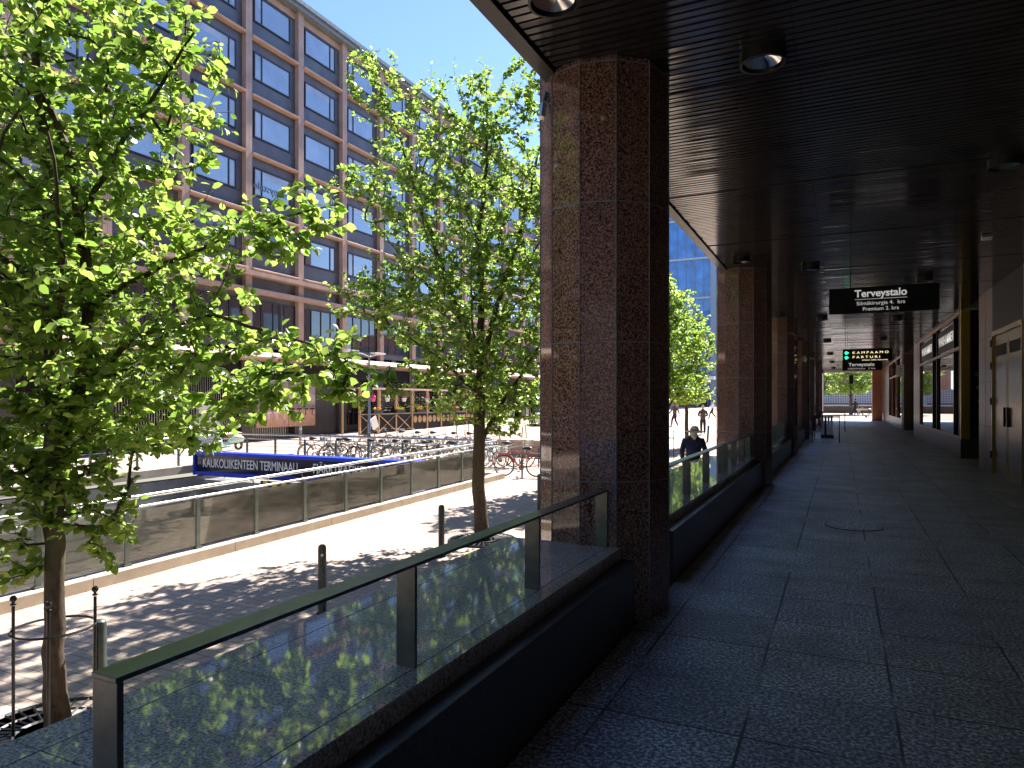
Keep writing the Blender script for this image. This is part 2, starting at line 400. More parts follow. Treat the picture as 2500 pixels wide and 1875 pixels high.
while y < 19.3:
    y1 = min(y+2.52, 19.45); a0, a1 = zg(y), zg(y1); x0, x1 = ROX1-.04, ROX1+.27
    b.add([(x0, y+.006, a0-.15), (x1, y+.006, a0-.15), (x1, y+.006, a0+.17), (x0, y+.006, a0+.17), (x0, y1-.006, a1-.15), (x1, y1-.006, a1-.15), (x1, y1-.006, a1+.17), (x0, y1-.006, a1+.17)],
          [(0, 1, 2, 3), (5, 4, 7, 6), (1, 5, 6, 2), (2, 6, 7, 3), (3, 7, 4, 0)]); y += 2.52
b.build('kerb_cap', M['kerb'], t, bevel=.01)
t = thing('ramp_wall', 'short concrete slab edge closing the end of the ramp opening', 'wall', (0, 0, 0))
MB().box(ROX0+.03, ROX1-.05, 19.25, 19.6, -1.2, -.62).build('kerb_cap', M['kerb'], t)
MB().box(ROX0+.01, ROX1-.01, 17.9, 45, -1.55, -1.21).build('ceiling_slab', M['concrete'], t)
# portal beam
t = thing('portal_beam', 'long blue beam with white terminal lettering spanning the ramp opening', 'sign beam', (0, 17.5, 0))
BX0, BX1 = -20.75, -10.1
MB().box(BX0, BX1, -.02, .38, -.86, -.28).build('panel', M['navy'], t)
b = MB(); b.box(BX0-.03, BX1, -.12, .40, -.28, -.17); b.box(BX0-.03, BX1, -.06, .40, -1.0, -.86); b.box(BX0-.12, BX0-.031, -.1, .4, -1.0, -.17)
b.build('blue_frame', M['blue'], t, bevel=.015)
text('lettering', "KAUKOLIIKENTEEN TERMINAALI", .44, M['beamletter'], (-18.25, -.026, -.57), FACE_NY, t, width=4.35, bold=.004)
text('lettering', "FJÄRRTRAFIKEN  TERMINAL", .44, M['beamletter'], (-13.45, -.026, -.57), FACE_NY, t, width=3.95, bold=.004)
b = MB(); x = BX0+.3
while x < BX1:
    b.tube([(x, -.02, -.95), (x, -.25, -1.0)], .015, 5); x += 1.3
b.build('bracket', M['black'], t)
t = thing('height_bar', 'black and yellow striped height limit bar under the blue beam', 'height bar', (-17.4, 17.2, -1.12))
MB().box(-.02, 3.2, 0, .06, -.1, .1).build('bar', M['black'], t)
for i in range(8): MB().box(.1+i*.4, .3+i*.4, -.006, -.001, -.095, .095).build('stripe', M['yellow'], t)
for x in (.3, 2.9): MB().tube([(x, .03, .1), (x, .03, .3)], .012, 6).build('chain', M['steel'], t)
for k, xx in enumerate((-14.6, -12.2)):
    t = thing('lane_barrier', ('yellow barrier arm across the left lane of the tunnel mouth' if k == 0 else 'yellow barrier arm across the right lane of the tunnel mouth'), 'barrier', (xx, 16.3, zr(16.3)))
    MB().box(-1.1, .9, -.03, .03, 1.45, 1.55).build('arm', M['yellow'], t); MB().box(.92, 1.15, -.15, .15, 0, 1.6).build('cabinet', M['steel_dark'], t)

# railings around the ramp
def cyl_rail(b, p, q, r, n=10): b.tube([p, q], r, n)
t = thing('glass_railing', 'steel railing with smoked glass panels along the near edge of the ramp', 'railing', (0, 0, 0))
X = ROX1+.06; y0, y1 = -6.0, 19.35
b = MB(); cyl_rail(b, (X-.05, y0, zg(y0)+1.17), (X-.05, y1, zg(y1)+1.17), .033, 14); b.build('handrail', M['steel'], t, True)
b = MB(); cyl_rail(b, (X, y0, zg(y0)+1.02), (X, y1, zg(y1)+1.02), .022, 12); b.build('panel_rail', M['steel'], t, True)
y = 8.16-1.27*11
while y < 19.5:
    g = zg(y); b = MB(); b.box(X-.012, X+.05, y-.035, y+.035, g+.17, g+1.0)
    b.tube([(X, y, g+1.0), (X-.05, y, g+1.14)], .012, 6); b.box(X-.02, X+.07, y-.06, y+.06, g+.172, g+.20)
    b.build('post', M['steel_green'], t)
    g1 = zg(y+1.2); c = X+.015
    b = MB(); b.add([(c, y+.05, g+.22), (c, y+1.22, g1+.22), (c, y+1.22, g1+.97), (c, y+.05, g+.97), (c+.012, y+.05, g+.22), (c+.012, y+1.22, g1+.22), (c+.012, y+1.22, g1+.97), (c+.012, y+.05, g+.97)],
                  [(3, 2, 1, 0), (4, 5, 6, 7), (0, 1, 5, 4), (2, 3, 7, 6), (1, 2, 6, 5), (3, 0, 4, 7)])
    if y+1.22 < 19.5: b.build('glass_panel', M['railglass'], t)
    y += 1.27
b = MB()
for k in range(5):
    z = .25+.15*k; cyl_rail(b, (X-.03, y0, zg(y0)+z), (X-.03, 19.3, zg(19.3)+z), .008, 5)
b.build('inner_bar', M['steel'], t)
def bar_railing(p, q, label, n_post):
    t = thing('bar_railing', label, 'railing', (0, 0, 0))
    p = Vector((p[0], p[1], 0)); q = Vector((q[0], q[1], 0))
    def P(s, z): a = p.lerp(q, s); return (a.x, a.y, zg(a.y)+z)
    b = MB(); b.tube([P(0, 1.17), P(1, 1.17)], .034, 12); b.build('handrail', M['steel'], t, True)
    b = MB(); b.tube([P(0, 1.0), P(1, 1.0)], .022, 8); b.build('upper_bar', M['steel'], t, True)
    b = MB()
    for k in range(5): b.tube([P(0, .3+.14*k), P(1, .3+.14*k)], .009, 5)
    b.build('bars', M['steel'], t)
    for i in range(n_post):
        a = P((i+.5)/n_post, 0); b = MB(); b.box(a[0]-.03, a[0]+.03, a[1]-.03, a[1]+.03, a[2], a[2]+1.02); b.tube([(a[0], a[1], a[2]+1.0), (a[0], a[1], a[2]+1.15)], .011, 6)
        b.build('post', M['steel_green'], t)
bar_railing((ROX0-.15, 19.42), (ROX1, 19.42), 'barred steel railing across the end of the ramp before the bicycles', 8)
bar_railing((ROX0-.15, -6.0), (ROX0-.15, 19.35), 'barred steel railing along the far edge of the ramp', 16)

# ------------------------------------------------------------------ the arcade building
A = thing('arcade_building', 'dark arcaded building of polished red granite columns above the covered walkway', 'building', (0, 0, 0))
CEI = 4.22
b = MB(); y = -8.0; PITCH = .086
while y < 64.6:
    for xa, xb in ((-2.0, -.3), (-.297, 1.4), (1.403, 3.15)):
        e0, e1, e2, e3 = [random.gauss(0, .0009) for _ in range(4)]
        b.add([(xa, y, CEI+e0), (xb, y, CEI+e1), (xb, y+.058, CEI+e2), (xa, y+.058, CEI+e3), (xa, y, CEI+.022), (xb, y, CEI+.022), (xb, y+.058, CEI+.022), (xa, y+.058, CEI+.022)],
              [(0, 3, 2, 1), (4, 5, 6, 7), (0, 1, 5, 4), (1, 2, 6, 5), (2, 3, 7, 6), (3, 0, 4, 7)])
    y += PITCH
b.build('ceiling', M['slat'], A)
MB().box(-2.0, 4.6, -8, 64.6, CEI+.05, CEI+.09).build('ceiling_board', M['slatback'], A)
b = MB(); b.box(-2.13, -2.01, -8, 64.7, CEI-.03, CEI+.5); b.build('fascia', M['granite_wall'], A)
for y in np.arange(-6.2, 64, 3.0): MB().box(-2.004, 3.14, y, y+.02, CEI-.004, CEI+.017).build('ceiling_joint', M['slatback'], A)
# upper facade towards the street
b = MB(); b.box(-2.12, 12, -8, 64.6, CEI+.5, 23.0); b.build('facade_wall', M['wall_out'], A)
b = MB()
for fl in range(5):
    for i in range(15):
        b.box(-2.16, -2.125, -6+i*4.5, -3+i*4.5, 5.8+fl*3.4, 7.9+fl*3.4)
b.build('window_band', M['pane'], A)
# column: twelve-sided, joints
def column(yc):
    xc, Rr, n = -1.75, .528, 12; ph = R_(27)
    poly = [(xc+Rr*math.cos(ph+2*math.pi*i/n), yc+Rr*math.sin(ph+2*math.pi*i/n)) for i in range(n)]
    c = MB().prism(poly, -1.3, 22.8).build('column', M['granite_col'], A)
    b = MB()
    for i in range(n):
        x, y = poly[i]; s = 1.0015; px, py = xc+(x-xc)*s, yc+(y-yc)*s
        b.tube([(px-.0, py, -1.3), (px, py, 8)], .005, 5, False)
    pj = [(xc+(x-xc)*1.0025, yc+(y-yc)*1.0025) for x, y in poly]
    for z in (1.04, 2.09, 3.14, 4.19, 0.0, 5.24): b.prism(pj, z-.005, z+.005)
    b.build('joint', M['joint'], c)
for k in range(7): column(5.46+9.0*k)
# shop side wall
WX = 3.1
def wall_box(name, y0, y1, z0, z1, mat, x0=WX, x1=WX+.5, parent=A, bevel=0): return MB().box(x0, x1, y0, y1, z0, z1).build(name, mat, parent, bevel=bevel)
def slab_wall(y0, y1, z0, z1, x=WX, mat=None):
    wall_box('stone_wall', y0, y1, z0, z1, M['wall_in'] if mat is None else mat, x, x+.4)
    b = MB()
    z = z0+1.04
    while z < z1-.1: b.box(x-.002, x+.01, y0, y1, z, z+.008); z += 1.04
    y = y0+.8
    while y < y1-.1: b.box(x-.002, x+.01, y, y+.008, z0, z1); y += .8
    if b.v: b.build('stone_joint', M['jointdark'], A)
slab_wall(-8, 15.9, 0, CEI-.001)
slab_wall(18.82, 20.5, 0, CEI-.001)
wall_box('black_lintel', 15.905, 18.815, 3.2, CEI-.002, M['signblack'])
M['inset'] = plain('bronze_inset', (.30, .215, .10), .22, .45, .2, 4)
# bronze double door
d = thing('door', None, None, (0, 0, 0)); d.parent = A
for k in ('label', 'category'):
    if k in d: del d[k]
b = MB(); b.box(WX-.02, WX+.2, 15.9, 15.98, 0, 3.19); b.box(WX-.02, WX+.2, 18.74, 18.82, 0, 3.19); b.box(WX-.02, WX+.2, 15.98, 18.74, 3.09, 3.19)
b.build('door_frame', M['dooor'], d)
for y0, y1 in ((15.99, 17.33), (17.37, 18.73)):
    MB().box(WX+.03, WX+.08, y0, y1, .01, 3.08).build('door_leaf', M['dooor'], d, bevel=.004)
    b = MB(); b.box(WX+.022, WX+.0295, y0+.13, y1-.13, 2.62, 2.86); b.build('vent_slot', M['jointdark'], d)
    b = MB(); b.box(WX+.024, WX+.0295, y0+.1, y1-.1, .3, 2.5); b.build('door_panel', M['inset'], d)
b = MB()
for y in (18.78,):
    for z in (.35, 1.55, 2.35, 2.85): b.tube([(WX-.03, y, z), (WX-.03, y, z+.16)], .025, 8)
b.build('hinge', M['black'], d)
for y in (17.2, 17.5): MB().box(WX-.03, WX+.02, y-.03, y+.03, 1.1, 1.5).build('handle', M['black'], d)
# recess beyond the wall
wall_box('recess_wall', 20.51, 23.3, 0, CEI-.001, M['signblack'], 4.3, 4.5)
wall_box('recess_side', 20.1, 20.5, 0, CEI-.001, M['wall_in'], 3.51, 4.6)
# shop display wall facing the viewer, gold trim and dark pane
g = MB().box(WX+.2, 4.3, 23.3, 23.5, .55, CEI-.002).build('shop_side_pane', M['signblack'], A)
MB().box(WX-.01, WX+.21, 23.27, 23.47, .55, CEI-.001).build('gold_trim', M['gold'], A)
MB().box(WX-.02, 4.3, 23.25, 23.55, 0, .549).build('plinth', M['granite_wall'], A)
for i, s in enumerate(("COLLECT", "PAINT", "PLAY")):
    text('lettering', s, .13, M['ledpale'], (WX+.33+.03*i, 23.29, 2.38-.38*i), FACE_NY, g, 'LEFT')
def shop_window(y0, y1, ztr=3.13, zb=.55, muls=(), signs=()):
    wall_box('kick_wall', y0, y1, 0, zb-.001, M['kick'])
    w = MB().box(WX+.06, WX+.1, y0, y1, zb, CEI-.001).build('shop_window', M['shopglass'], A)
    fr = MB(); fr.box(WX-.005, WX+.058, y0, y1, zb, zb+.06); fr.box(WX-.005, WX+.058, y0, y1, CEI-.09, CEI-.002); fr.box(WX-.003, WX+.057, y0, y1, ztr, ztr+.09)
    for y in (y0, y1-.07): fr.box(WX-.007, WX+.059, y, y+.07, zb+.06, CEI-.09)
    fr.build('frame', M['brass'], w)
    fr = MB()
    for y in muls: fr.box(WX-.001, WX+.056, y, y+.09, zb+.061, CEI-.091)
    if fr.v: fr.build('mullion', M['frameblack'], w)
    for (yc, txt, wid) in signs:
        MB().box(WX+.045, WX+.055, yc-wid*.6, yc+wid*.6, ztr+.16, ztr+.9).build('sign_band', M['signblack'], w)
        text('lettering', txt, .42, M['signletter'], (WX+.041, yc, ztr+.52), FACE_NX, w, width=wid, bold=.012)
shop_window(23.6, 34.8, muls=(24.75, 28.9, 30.1), signs=((26.9, "WARHAMMER", 3.6), (32.5, "WARHAMMER", 3.6)))
slab_wall(34.81, 37.5, 0, CEI-.001)
MB().box(WX+.03, 4.1, 44.0, 44.5, 0, CEI-.002).build('stone_pier', M['kick'], A)
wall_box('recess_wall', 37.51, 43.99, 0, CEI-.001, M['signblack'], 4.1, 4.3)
shop_window(44.51, 56.0, muls=(47.5, 48.3, 52.0))
slab_wall(56.01, 63.9, 0, CEI-.001, WX, M['wall_in'])
# last lit piers at the end and a box sign
MB().box(2.3, 3.05, 63.0, 63.9, 0, CEI-.002).build('end_pier', M['granite_lit'], A)
MB().box(-2.0, 3.2, 64.61, 65.1, CEI-.2, CEI+.45).build('end_beam', M['concrete'], A)

# ------------------------------------------------------------------ parapets and rails on the arcade edge
def parapet(y0, y1, label, outer=True):
    t = thing('parapet_wall', label, 'low wall', (0, (y0+y1)/2, 0)); L = (y1-y0)/2
    MB().box(-1.60, -1.37, -L, L, -1.5, .465).build('wall', M['granite_wall'], t, bevel=.006)
    b = MB(); jy = -L
    n = max(1, round((y1-y0)/.72)); st = (2*L)/n
    for i in range(n):
        a, c = -L+i*st+.002, -L+(i+1)*st-.002
        b.box(-2.246, -1.572, a, c, .50, .56); b.box(-1.566, -1.47, a, c, .466, .56); b.box(-2.40, -2.252, a, c, .50, .56)
    b.build('ledge_slab', M['granite_ledge'], t)
    MB().box(-2.399, -1.5, -L+.001, L-.001, .466, .499).build('ledge_bed', M['jointdark'], t)
    MB().box(-2.34, -1.62, -L+.003, L-.003, -1.5, .465).build('outer_wall', M['granite_wall'], t)
def plate_rail(y0, y1, n, label):
    t = thing('plate_rail', label, 'railing', (-1.61, y0, .56)); L = y1-y0
    MB().box(-.046, .046, -.012, L+.012, .412, .426).build('handrail', M['steel_dark'], t, bevel=.002)
    for i in range(n):
        y = L*i/(n-1)
        y = min(max(y, .0), L)
        MB().box(-.0455, .0455, y-.009, y+.009, .0, .4115).build('post', M['steel_dark'], t, bevel=.0015)
parapet(-7.5, 4.99, 'nearest dark granite parapet with polished ledge beside the viewer')
parapet(6.30, 13.98, 'second dark granite parapet, between the first two columns')
parapet(15.30, 22.98, 'third dark granite parapet, between the second and third columns')
parapet(24.30, 31.5, 'fourth dark granite parapet, ending at the steps')
parapet(40.3, 49.9, 'fifth dark granite parapet, past the steps')
parapet(51.3, 58.9, 'farthest dark granite parapet near the bright end of the arcade')
plate_rail(1.10, 4.95, 4, 'nearest steel plate rail on the polished granite ledge in front of the big column')
plate_rail(6.83, 10.64, 4, 'steel plate rail on the second ledge, directly past the big column')
plate_rail(10.98, 13.95, 4, 'steel plate rail on the second ledge, ending at the second column')
plate_rail(15.8, 19.4, 4, 'steel plate rail on the third ledge, nearer half')
plate_rail(19.6, 22.9, 4, 'steel plate rail on the third ledge, ending at the third column')
plate_rail(24.8, 28.0, 4, 'steel plate rail on the fourth ledge, nearer half')
plate_rail(28.2, 31.3, 4, 'steel plate rail on the fourth ledge, beside the steps')
# steps from the street with guard rails
t = thing('entrance_steps', 'granite steps rising from the street into the arcade', 'steps', (0, 31.85, 0))
b = MB()
for i in range(4): b.box(-1.15-.35*(i+1), -1.15-.35*i+.0, 0, 7.9, -1.4, -.15*(i+1))
b.build('treads', M['granite_wall'], t)
def guard(x0, x1, y0, y1, label):
    t = thing('guard_rail', label, 'railing', (0, 0, 0)); z = 1.0
    b = MB(); b.box(x0-.02, x1+.02, y0-.02, y0+.02, z-.02, z+.02); b.box(x0-.02, x1+.02, y1-.02, y1+.02, z-.02, z+.02)
    b.box(x1-.02, x1+.02, y0+.021, y1-.021, z-.02, z+.02); b.build('handrail', M['black'], t)
    for x, y in ((x0, y0), (x1, y0), (x1, y1), (x0, y1)): MB().box(x-.018, x+.018, y-.018, y+.018, .0, z-.021).build('post', M['black'], t)
guard(-1.0, -.05, 29.6, 31.9, 'black tubular guard rail at the near side of the arcade steps')
guard(-1.0, .2, 39.9, 42.4, 'black tubular guard rail at the far side of the arcade steps')
t = thing('display_rack', 'row of upright white and dark panels in a stand by the black guard rail', 'display stand', (-.75, 33.2, 0))
for i, m_ in enumerate(('white', 'black', 'white', 'white')):
    MB().box(-.02+.12*i, .07+.12*i, 0, .6, .15, 1.0).build('panel', M[m_], t)
MB().box(-.04, .47, -.02, .62, .0, .149).build('base', M['black'], t)

# ------------------------------------------------------------------ ceiling lamps, hanging signs
def downlight(x, y, label, first=[None]):
    if first[0] is None:
        t = thing('ceiling_lamp', label, 'ceiling lamp', (x, y, CEI), group='round black lamps on the slatted ceiling')
        MB().lathe([(.158, 0.0), (.162, -.095), (.146, -.095), (.138, -.012), (0, -.011)], n=32).build('housing', M['black'], t, True)
        MB().lathe([(.137, -.02), (.13, -.07), (.06, -.04), (0, -.035)], n=28).build('reflector', M['alu'], t, True)
        first[0] = t; return t
    return dup(first[0], (x, y, CEI), None, label)
ordn = ['nearest', 'second', 'third', 'fourth', 'fifth', 'sixth', 'seventh']
for k in range(7):
    downlight(-1.62, 4.02+9*k, '%s round black ceiling lamp in the row over the street edge' % ordn[k])
    downlight(-.52, 5.4+9*k, '%s round black ceiling lamp in the row just inside the columns' % ordn[k])
    downlight(1.58, 8.9+7.8*k, '%s round black ceiling lamp in the row nearest the shops' % ordn[k])
t = thing('smoke_detector', 'small cream box fixed to the dark slatted ceiling near the shops', 'detector', (2.05, 12.9, CEI))
MB().box(-.07, .07, -.04, .04, -.075, 0).build('box', M['white'], t, bevel=.01)
MB().box(-.06, .06, -.043, -.0405, -.03, -.012).build('slot', M['jointdark'], t)
t = thing('spotlight', 'small grey clamp lamp high on the outer side of the big column', 'lamp', (-2.12, 5.10, 3.98))
MB().tube([(0, 0, .12), (-.01, -.02, .04)], .018, 8).build('arm', M['steel_dark'], t)
b = MB(); b.lathe([(.0, .03), (.022, .025), (.027, -.10), (.0, -.10)], n=14); o = b.build('head', M['steel'], t, True); o.location = (-.015, -.03, 0); o.rotation_euler = (R_(-14), 0, 0)
MB().tube([(0, 0, .10), (.06, -.01, .16)], .005, 5).build('cable', M['black'], t)
def hang_sign(label, x0, x1, y, z0, z1, xr):
    t = thing('hanging_sign', label, 'sign', (x0, y, z0)); w = x1-x0; h = z1-z0
    MB().box(0, w, -.04, .04, 0, h).build('board', M['signblack'], t, bevel=.006)
    for x in xr: MB().tube([(x, 0, h), (x, 0, CEI-z0)], .008, 6).build('rod', M['black'], t)
    return t, w, h
t, w, h = hang_sign('large black hanging sign with white clinic lettering and floor lines', -.18, 1.42, 12.9, 3.10, 3.53, (.33, 1.3))
text('lettering', "Terveystalo", .165, M['signletter'], (.77, -.043, .315), FACE_NY, t, width=.76, bold=.004)
MB().box(.39, 1.15, -.0435, -.0405, .222, .228).build('underline', M['signletter'], t)
text('lettering', "Silmäkirurgia 4.  krs", .085, M['signletter'], (.77, -.043, .155), FACE_NY, t, width=.70)
text('lettering', "Premium 2. krs", .085, M['signletter'], (.77, -.043, .06), FACE_NY, t, width=.52)
t, w, h = hang_sign('black hanging sign with two green lights and lit hairdresser lettering', .06, 1.52, 25.7, 2.95, 3.36, (.08, 1.4))
for z in (.28, .12):
    MB().lathe([(.045, -.05), (.05, -.045), (.0, -.045)], (.11, 0, z), 18, 'y').build('green_light', M['green_lamp'], t)
    MB().tube([(.11, -.046, z), (.19, -.046, z)], [.035, .004], 8).build('green_light', M['green_lamp'], t)
text('lettering', "K A M P A A M O", .11, M['letterglow'], (.82, -.045, .28), FACE_NY, t, width=1.05)
text('lettering', "P A R T U R I", .11, M['letterglow'], (.70, -.045, .13), FACE_NY, t, width=.80)
text('lettering', "aikaa olla kaunis", .05, M['letterglow'], (.95, -.045, .035), FACE_NY, t, width=.75)
t, w, h = hang_sign('lower dark hanging sign with clinic lettering, behind the green-lit sign', .06, 1.60, 33.6, 2.95, 3.42, (.2, 1.3))
text('lettering', "Terveystalo", .19, M['signletter'], (.75, -.043, .25), FACE_NY, t, width=1.0, bold=.004)
MB().box(.25, 1.25, -.0435, -.0405, .145, .152).build('underline', M['lettergrey'], t)
text('lettering', "Lääkärikeskus   3. krs", .09, M['signletter'], (.75, -.043, .08), FACE_NY, t, width=1.05)
t = thing('projecting_sign', 'small pale projecting sign on the dark stone pier between shops', 'sign', (2.75, 43.0, 2.95))
MB().box(0, .34, -.05, .05, 0, .62).build('board', M['white'], t)
text('lettering', "Shop", .14, M['granite_wall'], (.17, -.052, .34), FACE_NY, t)
bpy.data.objects.remove(t.children[-1])
b = MB(); b.box(.06, .28, -.053, -.0505, .40, .43); b.box(.06, .28, -.053, -.0505, .28, .31); b.box(.06, .22, -.053, -.0505, .18, .20); b.build('marks', M['spandrel'], t)
t = thing('pipe_pendant', 'small dark rectangular pendant plate near the bright end of the arcade', 'sign', (.62, 62.5, 3.0))
MB().box(0, .3, -.03, .03, 0, .7).build('plate', M['black'], t); MB().tube([(.15, 0, .7), (.15, 0, CEI-3)], .01, 6).build('rod', M['black'], t)

# ------------------------------------------------------------------ the office building across the street
FX = -29.5; BAY = 4.08; PY = [28.25-4.08*4+4.08*i for i in range(16)]   # pilaster centres
Y0F, Y1F = PY[0], PY[-1]
O = thing('office_building', 'six storey office building with pink granite frame and grey metal window bays', 'building', (0, 0, 0))
sills = [8.95, 12.15, 15.4, 18.65, 21.9]
MB().box(FX-14, FX-.25, Y0F-8, Y1F+.25, 4.6, 25.3).build('wall', M['spandrel'], O)
MB().box(FX-14, FX-2.2, Y0F-8, Y1F+.25, -1.5, 4.59).build('shop_wall', plain('dark_shopfront', (.03, .03, .032), .3), O)
for y in PY:
    b = MB(); b.box(FX-.3, FX+.05, y-.22, y-.006, 4.4, 25.2); b.box(FX-.3, FX+.05, y+.006, y+.22, 4.4, 25.2)
    b.build('pilaster', M['granite_facade'], O)
    MB().box(FX-.9, FX-.1, y-.38, y+.38, -1.4, 4.0).build('ground_pier', M['granite_wall'], O)
for k, z in enumerate(sills):
    b = MB()
    for i in range(15):
        a, c = PY[i]+.225, PY[i+1]-.225
        d_ = .17 if k else .30
        b.add([(FX-.3, a, z-.09), (FX+d_-.05, a, z-.09), (FX+d_, a, z-.04), (FX+d_, a, z+.0), (FX-.12, a, z+.13), (FX-.3, a, z+.13),
               (FX-.3, c, z-.09), (FX+d_-.05, c, z-.09), (FX+d_, c, z-.04), (FX+d_, c, z+.0), (FX-.12, c, z+.13), (FX-.3, c, z+.13)],
              [(0, 1, 2, 3, 4, 5), (11, 10, 9, 8, 7, 6)]+[(i2+6, (i2+1) % 6+6, (i2+1) % 6, i2) for i2 in range(6)])
    b.build('sill_band', M['granite_facade'], O)
b = MB()
for z, d_ in ((8.68, .40), (7.74, .32)):
    b.box(FX-.24, FX+d_, Y0F-.3, Y1F+.25, z-.13, z+.11)
b.build('cornice', M['granite_facade'], O)
# canopy above the ground floor
b = MB(); P_ = [(FX-.24, 3.85), (FX+.75, 3.95), (FX+.85, 4.06), (FX+.4, 4.35), (FX-.24, 4.42)]; b.prismy(P_, Y0F-.3, Y1F+.25)
b.build('canopy', M['granite_facade'], O)
b = MB(); b.box(FX-.6, FX+.35, Y0F-8, Y1F+.3, 25.0, 25.25); b.box(FX-.6, FX+.5, Y0F-8, Y1F+.3, 25.26, 25.5); b.box(FX-14, FX-.1, Y0F-8, Y1F+.3, 25.51, 25.9)
b.build('roof_edge', plain('grey_green_roof_metal', (.22, .25, .25), .35, .4), O)
b = MB(); b.box(FX-14, FX-.2, Y0F-8, Y1F+.2, 24.6, 24.99); b.build('top_beam', M['granite_facade'], O)
b = MB()
for i in range(4):
    y = 57+i*2.4; b.add([(FX-3, y, 25.91), (FX-.6, y, 25.91), (FX-.6, y+1.9, 25.91), (FX-3, y+1.9, 25.91), (FX-1.6, y+.95, 27.2)], [(3, 2, 1, 0), (0, 1, 4), (1, 2, 4), (2, 3, 4), (3, 0, 4)])
b.build('roof_vent', plain('dark_vent_metal', (.08, .08, .09), .4, .3), O)
M['pane_dark'] = m_glass_dark('dark_reflective_glass', (.03, .035, .045), .02, .5, 2.2); M['pane_b'] = m_glass_dark('blue_reflective_glass', (.13, .17, .24), .03, .5, 3.4)
M['pane_pale'] = m_glass_dark('pale_backed_glass', (.24, .29, .36), .04, .5, 2.6); M['blind'] = m_glass_dark('glass_over_blind', (.34, .38, .44), .04, .5, 2.4)
PANES = [M['pane'], M['pane'], M['pane_b']]; RW = random.Random(4)
def window(y0, y1, z0, z1, splits, x=FX-.25):
    w = MB(); fw = .07
    w.box(x, x+.07, y0, y1, z0, z0+fw); w.box(x, x+.07, y0, y1, z1-fw, z1)
    w.box(x, x+.068, y0, y0+fw, z0+fw, z1-fw); w.box(x, x+.068, y1-fw, y1, z0+fw, z1-fw)
    for s in splits: w.box(x, x+.066, s-.035, s+.035, z0+fw, z1-fw)
    wo = w.build('window', M['framedark'], O)
    if len(splits) == 1:
        sx = splits[0]; small_left = sx-y0 < y1-sx
        a_, c_ = (y0+fw, sx-.035) if small_left else (sx+.035, y1-fw); d_, e_ = (sx+.035, y1-fw) if small_left else (y0+fw, sx-.035)
        MB().box(x+.004, x+.03, d_, e_, z0+fw, z1-fw).build('pane', RW.choice(PANES), wo); MB().box(x+.004, x+.026, a_, c_, z0+fw, z1-fw).build('pane', M['pane_pale'], wo)
        if RW.random() < .35: MB().box(x+.031, x+.034, d_, e_, z1-fw-RW.choice((.25, .4, .7)), z1-fw).build('blind', M['blind'], wo)
    else: MB().box(x+.004, x+.03, y0+fw, y1-fw, z0+fw, z1-fw).build('pane', M['pane_dark'], wo)
    return wo
for i in range(15):
    a, c = PY[i]+.24, PY[i+1]-.24; W = c-a
    for k, z in enumerate(sills):
        sp = (a+W*.26,) if (i % 2 == 0) else (c-W*.26,)
        w_ = window(a+W*.10, c-W*.12, z+1.02, z+2.58, sp)
        if i in (4,) and k == 2-0:
            text('lettering', "Terveystalo", .62, plain('pale_blue_reflected_letters', (.25, .33, .42), .4), (FX-.19, (a+c)/2+.1, 13.55+.75-.55), FACE_PX, w_, width=3.2, mirror=True)  # mirrored letters on the pane, a sign's reflection painted in
    window(a+.02, c-.02, 4.95, 7.3, (a+W*.25, a+W*.5, a+W*.75))
MIRR = plain('painted_reflection_letters', (.30, .30, .31), .4)  # for mirrored letters standing in for a sign reflected in the panes
text('reflected_lettering', "HAIR & SALON", .40, MIRR, (FX-.175, PY[6]-1.75, 5.55), FACE_PX, O, width=2.6, mirror=True)
b = MB(); b.box(FX-14, FX-.2, -70, Y0F-8.01, 4.6, 25.3); b.box(FX-14, FX-2, -70, Y0F-8.01, -2, 4.59); b.build('south_wall', M['spandrel'], O)
b = MB()
for k, z in enumerate(sills+[25.2, 4.2]): b.box(FX-.19, FX+.35, -70, Y0F-8.02, z-.14, z+.16)
for i in range(18): b.box(FX-.18, FX+.2, Y0F-9-4.08*i, Y0F-8.5-4.08*i, 4.4, 25)
b.build('south_frame', M['granite_facade'], O)
# panel seams on spandrels, ground floor band
b = MB()
for i in range(15):
    a, c = PY[i]+.24, PY[i+1]-.24
    for z in sills:
        b.box(FX-.249, FX-.243, a+.1, c-.1, z+.98, z+1.0); b.box(FX-.249, FX-.243, a+.1, c-.1, z+2.62, z+2.64)
b.build('panel_seam', M['framedark'], O)
b = MB(); b.box(FX-2.1, FX-.2, Y0F-8, Y1F+.2, 3.0, 3.84); b.build('shop_fascia', M['signblack'], O)
b = MB()
for y in np.arange(PY[7]+.4, PY[10], .09): b.box(FX-.19, FX-.15, y, y+.03, 3.1, 3.75)
b.build('louvre', M['frameblack'], O)
for i in range(15):
    a, c = PY[i]+.42, PY[i+1]-.42
    if i in (3, 4, 2):
        b = MB()
        for y in np.arange(a, c, .14): b.box(FX-.42, FX-.39, y, y+.025, -1., 2.95)
        b.build('bar_gate', M['steel'], O)
    elif i == 5: MB().box(FX-.6, FX-.3, a, c, -1.2, 2.98).build('wall_panel', M['granite_wall'], O)
    else:
        w = MB().box(FX-.55, FX-.5, a, c, .0, 2.95).build('shop_window', M['shopglass'], O)
        b = MB(); b.box(FX-.56, FX-.46, a, c, -1.2, -.001)
        for s in (0, .33, .66, 1): y = a+(c-a-.06)*s; b.box(FX-.49, FX-.44, y, y+.06, 0.001, 2.95)
        b.build('frame', M['frameblack'], w)
MB().box(FX-.5, FX-.3, PY[4]-3.0, PY[4]-1.6, -1.0, 1.6).build('white_door', M['white'], O)

